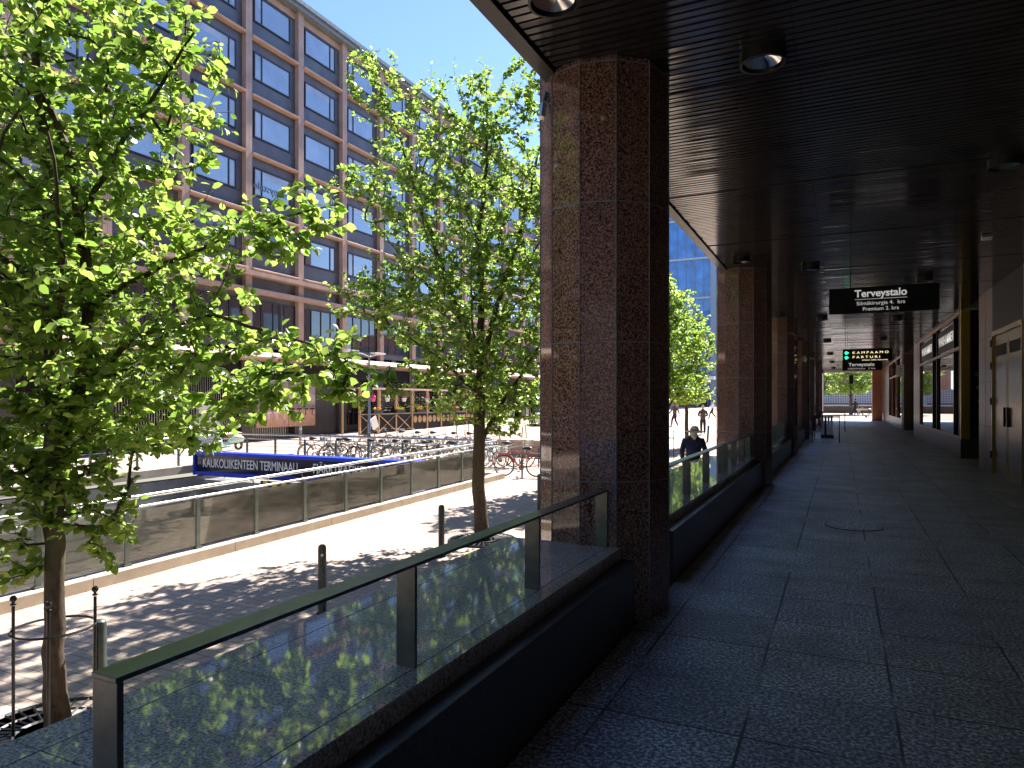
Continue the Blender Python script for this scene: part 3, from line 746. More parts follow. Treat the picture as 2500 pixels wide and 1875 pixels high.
# framed photo posters on the wall by the moped
pz = 1.45
for k, (ya, yb) in enumerate(((PY[4]+.55, PY[4]+3.05), (PY[4]+3.1, PY[4]+5.35))):
    t = thing('poster', ('large photo poster of a restaurant hall with white tables, left of the pair' if k == 0 else 'large photo poster of rows of dark chairs, right of the pair'), 'poster', (FX+.02, (ya+yb)/2, pz))
    L = (yb-ya)/2
    MB().box(-.1, .0, -L, L, -1.35, 1.35).build('print', m_poster(k), t)
    MB().box(.002, .012, -L*.45, L*.5, .25, .95).build('white_panel', M['white'], t)
    text('lettering', "PRESIDENTTI", .22, M['spandrel'], (.016, .02, .6), FACE_PX, t, width=L*.72)
    b = MB()
    for i in range(4):
        yy = -L*.75+i*L*.5; zz = -.55 if k == 0 else -.35-.0*i
        b.lathe([(.26, zz), (.27, zz+.03), (0, zz+.03)], (.0, yy, 0), 14) if False else b.box(.001, .006, yy-.22, yy+.22, zz, zz+.08)
        b.box(.001, .006, yy-.03, yy+.03, zz-.35, zz)
    b.build('printed_tables', M['white'] if k == 0 else M['darkcloth'], t)

# ------------------------------------------------------------------ terrace with pergola, pots, flower boxes
TY0, TY1, TX = PY[6]-1.35, PY[9]+2.0, FX+2.3
g0 = zg(38)
t = thing('terrace_pergola', 'timber pergola terrace in front of the restaurant across the street', 'pergola', (0, 0, 0))
ny = 9
for i in range(ny):
    y = TY0+(TY1-TY0)*i/(ny-1)
    MB().box(TX-.06, TX+.06, y-.06, y+.06, g0-.1, 2.35).build('post', M['wood'], t)
    if i % 2 == 0: MB().box(FX+.9, FX+1.0, y-.05, y+.05, g0-.1, 2.35).build('post', M['wood'], t)
MB().box(TX-.07, TX+.07, TY0-.1, TY1+.1, 2.351, 2.48).build('top_beam', plain('pale_beam', (.62, .50, .34), .6), t)
b = MB()
for i in range(ny): y = TY0+(TY1-TY0)*i/(ny-1); b.box(FX+.9, TX-.071, y-.03, y+.03, 2.36, 2.45)
b.build('cross_beam', M['wood'], t)
MB().box(TX-.05, TX+.08, TY0-.1, TY1+.1, .72, .80).build('rail_board', plain('grey_board', (.22, .19, .16), .6), t)
MB().box(TX-.03, TX-.01, TY0, TY1, g0-.05, .719).build('dark_infill', M['signblack'], t)
b = MB()
for i in range(ny-1):
    y = TY0+(TY1-TY0)*i/(ny-1)+.08; y1_ = TY0+(TY1-TY0)*(i+1)/(ny-1)-.08
    if i < 3:
        b.tube([(TX+.02, y, g0+.1), (TX+.02, y1_, .68)], .03, 4); b.tube([(TX+.035, y, .68), (TX+.035, y1_, g0+.1)], .03, 4)
b.build('cross_brace', M['wood'], t)
b = MB()
for i in range(3, ny-1):
    for j in range(3):
        y = TY0+(TY1-TY0)*(i+.2+.3*j)/(ny-1); b.lathe([(0, .0), (.24, .005), (.25, .03), (0, .05)], (TX+.0, y, .32), 14, 'x')
b.build('round_panel', M['wood'], t, True)
b = MB()
for z in np.arange(1.0, 2.3, .16): b.tube([(TX-.0, TY0, z), (TX-.0, TY1, z)], .006, 4)
b.build('wire', M['steel_dark'], t)
b = MB(); 
for i in range(ny):
    y = TY0+(TY1-TY0)*i/(ny-1)+.1; pts = [(TX+.08+.03*math.sin(q*1.7), y+.04*math.cos(q*1.7), .9+q*.1) for q in range(15)]; b.tube(pts, .018, 5)
b.build('rope', plain('straw_rope', (.62, .48, .25), .8), t)
def leaf_cloud(b, c, r, n, size, rng):
    for _ in range(n):
        d = rng.normal(size=3); d /= np.linalg.norm(d); p = np.array(c)+d*np.array(r)*rng.random()**.4
        a = rng.normal(size=3); a /= np.linalg.norm(a); u = np.cross(a, rng.normal(size=3)); u /= np.linalg.norm(u); s = size*(.6+.8*rng.random())
        b.add([p-a*s, p+u*s*.55, p+a*s, p-u*s*.55], [(0, 1, 2, 3)])
rng = np.random.default_rng(3)
for i, (f, pk) in enumerate(((.7, 'pink'), (1.5, 'white'), (2.5, 'white'), (4.0, 'white'), (5.3, 'white'), (5.9, 'white'))):
    y = TY0+(TY1-TY0)*f/(ny-1)
    nm = ['leftmost', 'second', 'third', 'fourth', 'fifth', 'rightmost'][i]
    t = thing('hanging_pot', ('pink flower pot hanging at the left end of the timber pergola' if pk == 'pink' else 'white flower pot hanging from the pergola beam, %s of the six pots' % nm), 'flower pot', (TX, y, 1.72), group='flower pots hanging from the pergola')
    MB().lathe([(0, -.16), (.12, -.16), (.17, .06), (.19, .06), (.19, .10), (.15, .10), (0, .04)], n=16).build('pot', M[pk], t, True)
    MB().tube([(0, -.15, .1), (0, 0, .62), (0, .15, .1)], .008, 4).build('hanger', M[pk], t)
    b = MB(); leaf_cloud(b, (0, 0, .17), (.17, .17, .12), 60, .05, rng); b.build('flowers', M['pink'] if i in (0, 3, 2) else M['leaf_far'], t)
for i in range(6):
    y = TY0+(TY1-TY0)*(i*1.3+.9)/(ny-1)
    t = thing('flower_box', 'dark flower box of orange and yellow blooms on the terrace rail, %s from the left' % ['first', 'second', 'third', 'fourth', 'fifth', 'sixth'][i], 'flower box', (TX+.04, y, .8), group='flower boxes on the terrace rail')
    MB().box(-.11, .11, -.5, .5, 0, .22).build('box', M['black'], t)
    b = MB(); leaf_cloud(b, (0, 0, .3), (.14, .5, .14), 170, .05, rng); b.build('blooms', M['orangefl'] if i % 2 == 0 else plain('yellow_petals', (.85, .6, .05), .7, 0, .3, 30), t)
    b = MB(); leaf_cloud(b, (0, 0, .26), (.15, .48, .1), 90, .05, rng); b.build('greenery', M['leaf_far'], t)
t = thing('menu_board', 'white tilted menu board leaning at the left end of the timber terrace', 'menu board', (TX+.7, TY0+.9, g0))
o = MB().box(-.03, .03, -.3, .3, .4, 1.15).build('board', M['white'], t); o.rotation_euler = (R_(25), 0, 0); MB().box(-.02, .02, -.03, .03, 0, .6).build('leg', M['wood'], t)

# ------------------------------------------------------------------ glass hall at the far end of the square
G = thing('glass_hall', 'tall blue glass station hall at the far end of the square', 'building', (0, 0, 0))
GY, GX0, GX1 = 132., -62., -21.5; gz = zg(GY)
MB().box(GX0, GX1-.3, GY, GY+30, gz-1, 44).build('glass_wall', M['curtain'], G)
b = MB()
for x in np.arange(GX0, GX1, 1.62): b.box(x-.05, x+.05, GY-.12, GY-.01, gz+6, 40)
b.build('mullion', plain('blue_grey_mullion', (.16, .22, .30), .4, .3), G)
b = MB()
for z in (gz+5.6, 13.2, 20.6, 28.0, 35.3): b.box(GX0, GX1, GY-.25, GY-.121, z, z+.38)
for z in np.arange(36.2, 43.6, .7): b.box(GX0, GX1, GY-.2, GY-.13, z, z+.1)
b.build('floor_band', plain('grey_band', (.33, .38, .42), .4, .3), G)
MB().box(GX1-.29, GX1+.8, GY-.5, GY+30, gz-1, 44).build('end_fin', plain('blue_steel_fin', (.20, .27, .36), .4, .3), G)
MB().box(GX0, GX1+.7, GY-2.6, GY-.251, gz+5.0, gz+5.59).build('canopy', M['white'], G)
e = MB().box(-32, -22.3, GY-.4, GY-.26, gz, gz+3.4).build('entrance', M['shopglass'], G)
b = MB()
for x in np.arange(-32, -22, 1.6): b.box(x, x+.12, GY-.5, GY-.41, gz, gz+3.4)
b.build('frame', plain('steel_blue_frame', (.18, .25, .35), .4, .3), e)
text('lettering', "Bussiterminaali", 1.25, M['lettergrey'], (-26.6, GY-2.75, gz+4.6), FACE_NY, G, width=7.4, bold=.02)
text('lettering', "Busstation", 1.25, M['lettergrey'], (-27.6, GY-2.75, gz+3.5), FACE_NY, G, width=5.2, bold=.02)
t = thing('sign_board', 'pink standing sign board before the glass hall entrance', 'sign', (-25.6, 118, zg(118)))
MB().box(-.85, .85, -.1, .1, 0, 3.0).build('board', M['pinksign'], t)
b = MB(); b.box(-.6, .6, -.108, -.102, 2.0, 2.3); b.box(-.5, .5, -.108, -.102, 1.3, 1.5); b.build('marks', M['white'], t)

# ------------------------------------------------------------------ things beyond the end of the arcade
t = thing('hoarding', 'blue construction hoarding with pale lattice print beyond the arcade', 'fence', (0, 0, 0))
MB().box(-8, 14, 99.5, 99.7, zg(99), 1.3).build('lower_board', M['hoard'], t)
b = MB()
m_lat, nt, bb = _new('lattice_print'); v = coords(nt, rot=(0, R_(45), 0)); ck = N(nt, 'ShaderNodeTexChecker'); ck.inputs['Scale'].default_value = 5.
ck.inputs['Color1'].default_value = (.16, .20, .32, 1); ck.inputs['Color2'].default_value = (.45, .48, .55, 1); nt.links.new(v, ck.inputs['Vector']); nt.links.new(ck.outputs[0], bb.inputs['Base Color'])
MB().box(-8, 14, 99.52, 99.68, 1.301, 3.0).build('upper_mesh', m_lat, t)
MB().box(-3.2, -2.2, 98.0, 98.6, zg(99), 5.2).build('corner_post', plain('pale_blue_post', (.25, .36, .60), .5), t)
t = thing('low_wall', 'long low brown stone wall beyond the end of the arcade', 'low wall', (0, 0, 0))
MB().box(-8, 14, 90, 90.6, zg(90)-.2, .98).build('wall', M['granite_wall'], t); MB().box(-8.05, 14, 89.9, 90.7, .981, 1.12).build('coping', M['granite_facade'], t)
t = thing('bench', 'pale stone bench against the low wall beyond the arcade', 'bench', (3.6, 87.5, zg(87)))
MB().box(-2.2, 1.3, -.3, .3, .4, .55).build('seat', M['kerb'], t); MB().box(-1.9, -1.6, -.25, .25, 0, .4).build('leg', M['kerb'], t); MB().box(.8, 1.1, -.25, .25, 0, .4).build('leg', M['kerb'], t)
t = thing('brick_building', 'pink brick building behind the blue hoarding', 'building', (0, 0, 0))
MB().box(-9, 40, 125, 140, 0, 16).build('wall', M['brick'], t)
for i in range(10):
    for k in range(3): MB().box(-7+i*4.6, -4.5+i*4.6, 124.9, 124.99, 1.5+k*4.6, 4.2+k*4.6).build('window', M['shopglass'], t)
b = MB(); b.box(-4, 7, 110, 110.5, 3.4, 3.9); b.box(-4, -3.6, 110, 110.4, .3, 3.399); b.box(6.6, 7, 110, 110.4, .3, 3.399); b.build('scaffold', M['yellow'], t)
t = thing('stone_planter', 'long low red granite planter wall beyond the bicycles', 'planter', (0, 0, 0))
MB().box(-13.0, -9.3, 26.0, 26.8, zg(26)-.1, zg(26)+.60).build('box', M['granite_facade'], t); MB().box(-13.1, -9.2, 25.9, 26.9, zg(26)+.601, zg(26)+.70).build('rim', M['kerb'], t)

# ------------------------------------------------------------------ trees
LEAF_ST = [(.0, .0), (.12, .20), (.30, .40), (.50, .46), (.70, .36), (.88, .18)]   # station, half width (length 1)
def leaf_template(serr):
    vs = [(0, 0, 0)]; fs = []
    for i, (u, w) in enumerate(LEAF_ST[1:]):
        w *= .74
        k = 1+(.10 if (i % 2) else -.07)*serr; zc = -.16*(u-.35)**2
        vs += [(u-.02*serr, -w*k, zc+.13*w), (u, 0, zc), (u-.02*serr, w*k, zc+.13*w)]
    vs.append((1.0, 0, -.09)); n = len(LEAF_ST)-1
    fs += [(0, 1, 2), (0, 2, 3)]
    for i in range(n-1):
        a = 1+3*i; b_ = a+3; fs += [(a, b_, b_+1, a+1), (a+1, b_+1, b_+2, a+2)]
    a = 1+3*(n-1); fs += [(a, 3*n+1, a+1), (a+1, 3*n+1, a+2)]
    return np.array(vs), fs
def leaf_simple():
    return np.array([(0, 0, 0), (.35, -.36, .05), (.4, 0, 0), (.35, .36, .05), (.75, -.26, .0), (.78, 0, -.03), (.75, .26, 0), (1, 0, -.1)]), [(0, 1, 2), (0, 2, 3), (1, 4, 5, 2), (2, 5, 6, 3), (4, 7, 5), (5, 7, 6)]
def nrm(a): return a/np.maximum(np.linalg.norm(a, axis=-1, keepdims=True), 1e-9)
def leaves_mesh(name, P, D, Nn, L, tmpl, mat, parent):
    tv, tf = tmpl; n = len(P); D = nrm(D); S = nrm(np.cross(Nn, D)); U = np.cross(D, S)
    curl = np.random.normal(0, .5, (n, 1))
    V = (P[:, None, :]+L[:, None, None]*(tv[None, :, 0:1]*D[:, None, :]+tv[None, :, 1:2]*S[:, None, :]+(tv[None, :, 2:3]*(1+curl[:, None, :]))*U[:, None, :])).reshape(-1, 3)
    m = len(tv); loops = []; sizes = []
    for f in tf: sizes.append(len(f)); loops += list(f)
    loops = np.array(loops); sizes = np.array(sizes)
    AL = (loops[None, :]+np.arange(n)[:, None]*m).ravel(); AS = np.tile(sizes, n)
    me = bpy.data.meshes.new(name); me.vertices.add(len(V)); me.vertices.foreach_set('co', V.ravel().astype(np.float32))
    me.loops.add(len(AL)); me.loops.foreach_set('vertex_index', AL.astype(np.int32))
    me.polygons.add(len(AS)); me.polygons.foreach_set('loop_start', np.concatenate([[0], np.cumsum(AS)[:-1]]).astype(np.int32))
    try: me.polygons.foreach_set('loop_total', AS.astype(np.int32))
    except Exception: pass
    me.update(calc_edges=True); me.polygons.foreach_set('use_smooth', [True]*len(AS)); me.materials.append(mat)
    o = bpy.data.objects.new(name, me); COL.objects.link(o); o.parent = parent; return o
def make_tree(label, base, trunk, limbs, blobs, ntip, leaf_len, per_tip, seed, detailed=True, spread=1.0, group='street trees in a row'):
    """trunk/limbs: polylines of (r, f, z, radius) seen from the path; blobs: (r, f, z, rr, rf, rz, weight)."""
    rng = np.random.default_rng(seed); np.random.seed(seed)
    t = thing('street_tree', label, 'tree', (base[0], base[1], zg(base[1])), group=group)
    def W(r, f, z): return np.array([r*CA-f*SA, r*SA+f*CA, z])
    nodes = []; par = []; rad0 = []
    def addline(pts, parent_idx):
        pts = [np.array(p, float) for p in pts]; last = parent_idx
        for i in range(len(pts)-1):
            a, c = pts[i], pts[i+1]; k = max(1, int(np.linalg.norm(a[:3]-c[:3])/.16))
            for j in range(k+1 if i == len(pts)-2 else k):
                if (i == 0 and j == 0 and parent_idx >= 0): continue
                s = j/k; q = a+(c-a)*s; w = W(*q[:3]); w[:2] += rng.normal(0, .012, 2)
                nodes.append(w); par.append(last); rad0.append(q[3]); last = len(nodes)-1
    addline(trunk, -1); ntr = len(nodes)
    tm = MB(); tp = [Vector(p) for p in nodes[:ntr]]; tp[0].z -= .1
    rr = rad0[:ntr]; rr[0] *= 1.15
    tm.tube(tp, rr, 16); tr = tm.build('trunk', M['bark'], t, True)
    for lm in limbs:
        p0 = W(*lm[0][:3]); d = [np.linalg.norm(n_-p0) for n_ in nodes]; addline(lm, int(np.argmin(d)))
    nl = len(nodes)
    # attractors
    wts = np.array([bl[6] for bl in blobs], float); wts /= wts.sum(); tips = []
    while len(tips) < ntip:
        bl = blobs[rng.choice(len(blobs), p=wts)]; d = rng.normal(size=3); d /= np.linalg.norm(d); q = d*rng.random()**.45
        if rng.random() < .12: q *= 1.12
        tips.append(W(bl[0]+q[0]*bl[3], bl[1]+q[1]*bl[4], bl[2]+q[2]*bl[5]))
    tips = np.array(tips); NA = np.array(nodes)
    d0 = np.min(np.linalg.norm(tips[:, None]-NA[None], axis=2), axis=1); order = np.argsort(d0)
    NL = list(nodes); tipinfo = []
    for idx in order:
        q = tips[idx]; arr = np.array(NL); dv = q-arr; dist = np.linalg.norm(dv, axis=1)
        cost = dist*(1+.9*np.clip(-dv[:, 2]/np.maximum(dist, .01), 0, 1)); cost[:3] += 50
        j = int(np.argmin(cost)); a = arr[j]; L = np.linalg.norm(q-a)
        if L < .12: continue
        k = max(2, int(L/.17)); gp = par[j]; d_in = nrm(a-arr[gp]) if gp >= 0 else np.array([0, 0, 1.])
        c1 = a+(d_in*.35+np.array([0, 0, .12]))*L*.35
        prev = j
        for s in range(1, k+1):
            u = s/k; p = (1-u)**2*a+2*(1-u)*u*(c1*.5+(a+q)*.25)+u*u*q; p = p+rng.normal(0, .012, 3)
            NL.append(p); par.append(prev); rad0.append(0); prev = len(NL)-1
        tipinfo.append(prev)
    NL = np.array(NL); n = len(NL); cnt = np.zeros(n)
    for i in tipinfo: cnt[i] = 1
    for i in range(n-1, 0, -1):
        if par[i] >= 0 and i >= ntr: cnt[par[i]] += max(cnt[i], 0)
    rt = .0032*(leaf_len/.09)
    rad = rt*np.maximum(cnt, 1)**.47
    lim = np.array([rad0[i] if i < nl else 0 for i in range(n)]); rad = np.where((lim > 0), lim, np.minimum(rad, .05))
    bm_ = MB(); bt = MB()
    for i in range(ntr, n):
        p = par[i]; a, c = NL[p], NL[i]; r0 = min(rad[p], rad[i]*1.35) if p >= ntr else rad[i]*1.25
        m_ = 7 if rad[i] > .02 else (5 if rad[i] > .008 else 3)
        bt.tube([a, c], [r0, rad[i]], m_, False)
    bt.build('branches', M['bark'], t, True)
    # leaves along the end part of each twig
    P, D, Nn, LL = [], [], [], []
    for ti in tipinfo:
        chain = [ti]
        while len(chain) < 4 and par[chain[-1]] >= ntr: chain.append(par[chain[-1]])
        pts = NL[chain[::-1]]; seg = len(pts)-1
        if seg < 1: continue
        dirm = nrm(pts[-1]-pts[0]); k = per_tip
        az0 = rng.random()*6.28
        for q in range(k):
            u = (q+.6)/k; s = min(seg-1e-6, u*seg); ii = int(s); p = pts[ii]+(pts[ii+1]-pts[ii])*(s-ii)
            side = nrm(np.cross(dirm, [0, 0, 1.])+1e-6); sg = 1 if q % 2 else -1
            dd = dirm*(.55+.5*(u > .85))+side*sg*(.9-.5*u)+rng.normal(0, .38, 3)+np.array([0, 0, -.28+.0*u])
            nn = np.array([0, 0, .9])+rng.normal(0, .75, 3)
            P.append(p+nrm(dd)*leaf_len*.25); D.append(dd); Nn.append(nn); LL.append(leaf_len*(.5+.8*rng.random()))
    leaves_mesh('crown', np.array(P), np.array(D), np.array(Nn), np.array(LL), leaf_template(1.) if detailed else leaf_simple(), M['leaf'] if detailed else M['leaf_far'], t)
    return t
# tree 1 (nearest)
T1 = make_tree('nearest street tree, trunk ringed by an iron guard at the left', (-5.76, 3.51),
    [(0, 0, 0, .102), (-.03, 0, .5, .080), (-.035, 0, 1.2, .072), (-.02, 0, 1.9, .075), (.0, 0, 2.35, .088), (.02, 0, 2.6, .092)],
    [[(.0, 0, 2.5, .085), (-.06, .0, 3.1, .07), (-.04, .02, 3.8, .06), (-.12, .05, 4.6, .048), (-.25, .1, 5.4, .035), (-.2, .1, 6.4, .018)],
     [(.05, 0, 2.55, .07), (.18, .05, 2.9, .055), (.20, .1, 3.5, .048), (.12, .1, 4.1, .042), (.0, .12, 4.8, .036), (-.35, .15, 5.6, .026), (-.55, .2, 6.2, .015)],
     [(.18, .05, 2.9, .03), (.7, .0, 3.25, .022), (1.3, -.1, 3.4, .016), (2.1, -.15, 3.15, .009), (2.7, -.1, 2.9, .005)],
     [(.19, .1, 3.5, .03), (.75, .2, 3.85, .022), (1.4, .2, 4.15, .014), (2.2, .15, 4.35, .007)],
     [(-.04, 0, 3.6, .03), (-.7, -.3, 4.1, .02), (-1.3, -.5, 4.8, .01)],
     [(.1, .1, 4.2, .028), (.6, -.1, 4.8, .02), (1.2, -.2, 5.6, .01)],
     [(.0, 0, 1.95, .02), (-.4, -.2, 2.2, .014), (-1.0, -.35, 2.35, .008)],
     [(.02, 0, 1.5, .012), (-.35, -.15, 1.6, .009), (-.6, -.2, 1.4, .006)],
     [(.0, 0, 1.75, .014), (.4, -.2, 1.85, .010), (.75, -.35, 1.75, .006)],
     [(-.02, 0, 3.0, .028), (-.6, .5, 3.5, .018), (-1.0, 1.2, 4.2, .009)],
     [(.02, 0, 3.2, .028), (.5, -.7, 3.6, .018), (.8, -1.3, 4.4, .009)]],
    [(-.3, 0, 5.0, 1.5, 1.7, 1.9, 3.0), (-.2, 0, 3.5, 1.7, 1.7, 1.0, 2.0), (1.45, -.1, 3.1, 1.2, .6, .32, .40), (1.4, .1, 4.1, .8, .5, .30, .30),
     (.75, .0, 2.62, .95, .7, .36, .42), (.52, -.2, 1.85, .24, .22, .42, .2), (-.6, -.2, 2.1, .8, .7, .6, .75), (-.65, -.2, 1.5, .6, .4, .38, .30), (.1, .1, 2.5, .8, .7, .5, .55), (.05, -.15, 2.0, .38, .3, .4, .2), (.6, .2, 5.4, .7, 1., 1.0, .4), (2.35, 0, 2.85, .6, .35, .2, .15), (1.95, .1, 4.25, .5, .35, .24, .15), (1.7, -.1, 2.75, .5, .4, .22, .15)],
    3200, .079, 15, 11)
# tree 2
T2 = make_tree('second street tree, standing between the viewer and the ramp railing', (-6.0, 11.3),
    [(0.05, 0, 0, .155), (.0, 0, .45, .125), (-.06, 0, .9, .12), (-.03, 0, 1.6, .11), (-.02, 0, 2.4, .105), (0, 0, 3.0, .10), (0, 0, 3.4, .095)],
    [[(0, 0, 3.3, .07), (-.5, 0, 4.4, .055), (-.85, .1, 5.4, .045), (-1.25, .1, 6.6, .03), (-1.7, .1, 8.0, .014)],
     [(0, 0, 3.4, .08), (.0, .1, 4.6, .06), (-.05, .1, 5.6, .045), (.1, .1, 7.0, .03), (.1, .1, 8.6, .012)],
     [(0, 0, 3.3, .06), (.4, -.1, 4.6, .045), (.75, -.2, 5.7, .03), (1.1, -.2, 7.2, .02), (1.2, -.2, 8.3, .01)],
     [(0.02, 0, 1.75, .05), (.22, .0, 2.3, .038), (.7, -.1, 3.0, .028), (1.3, -.2, 3.9, .014)],
     [(0, 0, 2.6, .035), (-.8, -.2, 3.4, .022), (-1.7, -.3, 4.0, .01)],
     [(-.3, 0, 4.0, .035), (-1.2, .2, 4.9, .022), (-2.0, .2, 5.9, .012)],
     [(0, 0, 3.0, .03), (.2, .9, 3.9, .02), (.3, 1.6, 5.0, .01)],
     [(0, 0, 3.0, .03), (-.1, -.9, 3.8, .02), (-.1, -1.5, 4.9, .01)],
     [(.0, 0, 4.4, .03), (.9, .5, 5.3, .02), (1.6, .6, 6.3, .01)]],
    [(-.35, 0, 6.4, 1.9, 1.8, 1.75, 2.6), (-.1, 0, 4.3, 2.0, 1.9, 1.4, 2.6), (-2.0, 0, 8.4, .65, .5, .8, .28), (-1.9, -.1, 4.5, 1.0, .7, .5, .5), (.0, 0, 2.9, 1.5, 1.4, .8, 1.2),
     (1.3, 0, 5.5, 1.2, 1.4, 2.0, 1.3), (.9, 0, 8.3, .6, .6, .8, .35), (-.2, 0, 8.1, 1.1, .9, .7, .55), (-2.3, 0, 6.7, .5, .4, .35, .15), (.6, -.1, 2.4, .6, .6, .5, .2)],
    3000, .082, 15, 23)
def far_tree(label, base, seed, h=1.0, src=[None]):
    if src[0] is None:
        src[0] = make_tree(label, base,
            [(0, 0, 0, .13), (0, 0, 1.2, .11), (0, 0, 2.4, .10)],
            [[(0, 0, 2.3, .09), (-.2, 0, 4., .06), (-.6, 0, 6., .03), (-.8, 0, 7.4, .012)], [(0, 0, 2.4, .07), (.5, .1, 4., .045), (.9, .1, 6., .02)],
             [(0, 0, 2.3, .05), (.2, .9, 3.6, .03), (.3, 1.4, 5., .012)], [(0, 0, 2.3, .05), (-.2, -.9, 3.6, .03), (-.2, -1.4, 5., .012)]],
            [(0, 0, 5.6, 1.8, 1.8, 2.3, 2.5), (0, 0, 3.4, 1.6, 1.6, 1.0, 1.4), (-.6, 0, 7.6, .8, .8, .7, .3), (.5, 0, 7.2, .8, .8, .8, .3)],
            1300, .135, 11, seed, detailed=False)
        return src[0]
    return dup(src[0], (base[0], base[1], zg(base[1])), R_(seed*37 % 360), label, h)
far_tree('third street tree, mostly hidden behind the big red granite column', (-6.1, 19.2), 5)
far_tree('fourth street tree, just past the big column above the man in the straw hat', (-6.1, 26.8), 7, .86)
far_tree('fifth street tree with dappled trunk directly behind the man in the straw hat', (-6.6, 33.2), 9, .80)
far_tree('sixth street tree, a little before the plaza', (-6.9, 46), 2, .8) if False else None
# trees beyond the arcade end
for i, (x, y, s, lb) in enumerate(((1.0, 84, .85, 'broad green tree with its trunk showing behind the walker past the arcade end'), (-2.2, 96, .8, 'green tree left of the broad one past the arcade end'), (6.5, 100, .8, 'green tree right of the broad one past the arcade end'), (3.5, 104, .9, 'green tree behind the broad one past the arcade end'))):
    tt = far_tree(lb, (x, y), 11+i*3, s); tt.location.z = zg(y)+.0; tt['group'] = 'trees beyond the end of the arcade'; tt.scale = (s*1.7, s*1.7, s*1.0)

def guard_posts(base, label, offs, hs):
    t = thing('tree_guard', label, 'tree guard', (base[0], base[1], zg(base[1])))
    for (r, f), h in zip(offs, hs):
        p = camoff((0, 0), r, f); b = MB(); b.tube([(p.x, p.y, 0), (p.x, p.y, h-.06)], .0125, 8)
        b.lathe([(0, h-.03+.03), (.016, h+.024), (.024, h+.01), (.026, h), (.024, h-.012), (.012, h-.026), (.01, h-.035), (.022, h-.04), (.022, h-.05), (0, h-.05)], (p.x, p.y, 0), 14)
        b.build('post', M['black'], t, True)
    MB().torus((0, 0, .86), .295, .010, 40, 6, 'z').build('ring', M['black'], t, True)
guard_posts((-5.80, 3.50), 'black iron guard with ball topped posts and a ring around the nearest tree', ((-.26, -.10), (.13, -.26), (.27, .11), (-.13, .26)), (1.12, 1.12, 1.14, 1.12))
guard_posts((-6.1, 26.8), 'black iron guard around the fourth tree, left of the man in the straw hat', ((-.29, -.05), (-.10, -.275), (.29, .05), (.1, .275)), (1.1, 1.12, 1.1, 1.1))
for i, (x, y, lb) in enumerate(((-5.83, 3.48, 'cast iron grate around the foot of the nearest tree'), (-5.97, 11.3, 'cast iron grate around the foot of the second tree'))):
    t = thing('tree_grate', lb, 'tree grate', (x, y, zg(y)), group='iron grates around the trees')
    b = MB(); b.torus((0, 0, .012), .62, .02, 40, 4, 'z'); b.torus((0, 0, .012), .25, .015, 30, 4, 'z')
    for k in range(36):
        a = 2*math.pi*k/36; b.tube([(.26*math.cos(a), .26*math.sin(a), .013), (.61*math.cos(a), .61*math.sin(a), .013)], .011, 4)
    b.torus((0, 0, .012), .43, .012, 36, 4, 'z'); b.build('grate', M['framedark'], t)
    MB().lathe([(.64, .0035), (.0, .0035)], n=40).build('soil', plain('dark_soil', (.05, .035, .025), .9), t)

# ------------------------------------------------------------------ bollards, lamp post
bp = None
for i, (x, y, lb) in enumerate(((-5.64, 3.78, 'nearest dark bollard, beside the nearest tree trunk'), (-5.83, 6.77, 'dark bollard with a white dot, standing in dappled tree shade'),
                                (-6.0, 9.9, 'dark bollard just before the second tree'), (-6.15, 14.4, 'dark bollard standing right against the big column edge'),
                                (-6.2, 36.5, 'slightly leaning bollard right of the man in the straw hat'))):
    if bp is None:
        bp = thing('bollard', lb, 'bollard', (x, y, zg(y)), group='dark bollards along the street')
        MB().lathe([(.052, -.05), (.052, .81), (.046, .845), (.025, .862), (0, .866)], n=20).build('post', M['bollard'], bp, True)
        MB().lathe([(.055, .02), (.055, .0), (.07, .0), (.07, .012), (.055, .02)], n=20).build('collar', M['jointdark'], bp)
        t = bp
    else: t = dup(bp, (x, y, zg(y)), None, lb)
    if i == 1:
        o = MB().lathe([(.018, -.002), (.018, .002), (0, .002)], n=16, axis='y').build('reflector', M['sticker'], t)
        d = Vector((5.83, -6.77, 0)).normalized(); o.location = (d.x*.0535, d.y*.0535, .74); o.rotation_euler = (0, 0, math.atan2(d.y, d.x)+R_(90))
    if i == 4: t.rotation_euler = (0, R_(4), 0)
t = thing('lamp_post', 'tall grey street lamp post in front of the timber terrace', 'street lamp', (-21.6, 28.6, zg(28.6)))
MB().lathe([(.09, 0), (.09, 1.1), (.06, 1.15), (.05, 4.6), (0, 4.6)], n=16).build('pole', M['steel'], t, True)
b = MB(); b.tube([(0, 0, 4.5), (0, -.5, 4.62), (0, -1.3, 4.66)], .03, 8); b.build('arm', M['steel'], t, True)
b = MB(); b.box(-.16, .16, -1.9, -1.0, 4.66, 4.74); b.box(-.16, .16, .3, 1.2, 4.66, 4.74); b.tube([(0, 0, 4.5), (0, .9, 4.68)], .03, 8); b.build('lamp_head', M['white'], t, bevel=.02)
t = thing('short_post', 'short grey metal post between the moped and the lamp post', 'bollard', (-25.2, 27.6, zg(27.6)))
MB().lathe([(.07, 0), (.07, .95), (.05, 1.0), (0, 1.0)], n=14).build('post', M['steel'], t, True); MB().lathe([(.073, .8), (.073, .86)], n=14).build('band', M['white'], t)
t = thing('shrub_planter', 'dark round planter with a bushy shrub behind the far ramp railing', 'planter', (-26.3, 15.6, zg(15.6)))
MB().lathe([(.45, 0), (.62, .75), (.56, .75), (.5, .65), (0, .65)], n=24).build('pot', M['framedark'], t, True)
b = MB(); leaf_cloud(b, (0, 0, 1.0), (.75, .75, .5), 900, .06, np.random.default_rng(8)); b.build('foliage', M['leaf_far'], t)

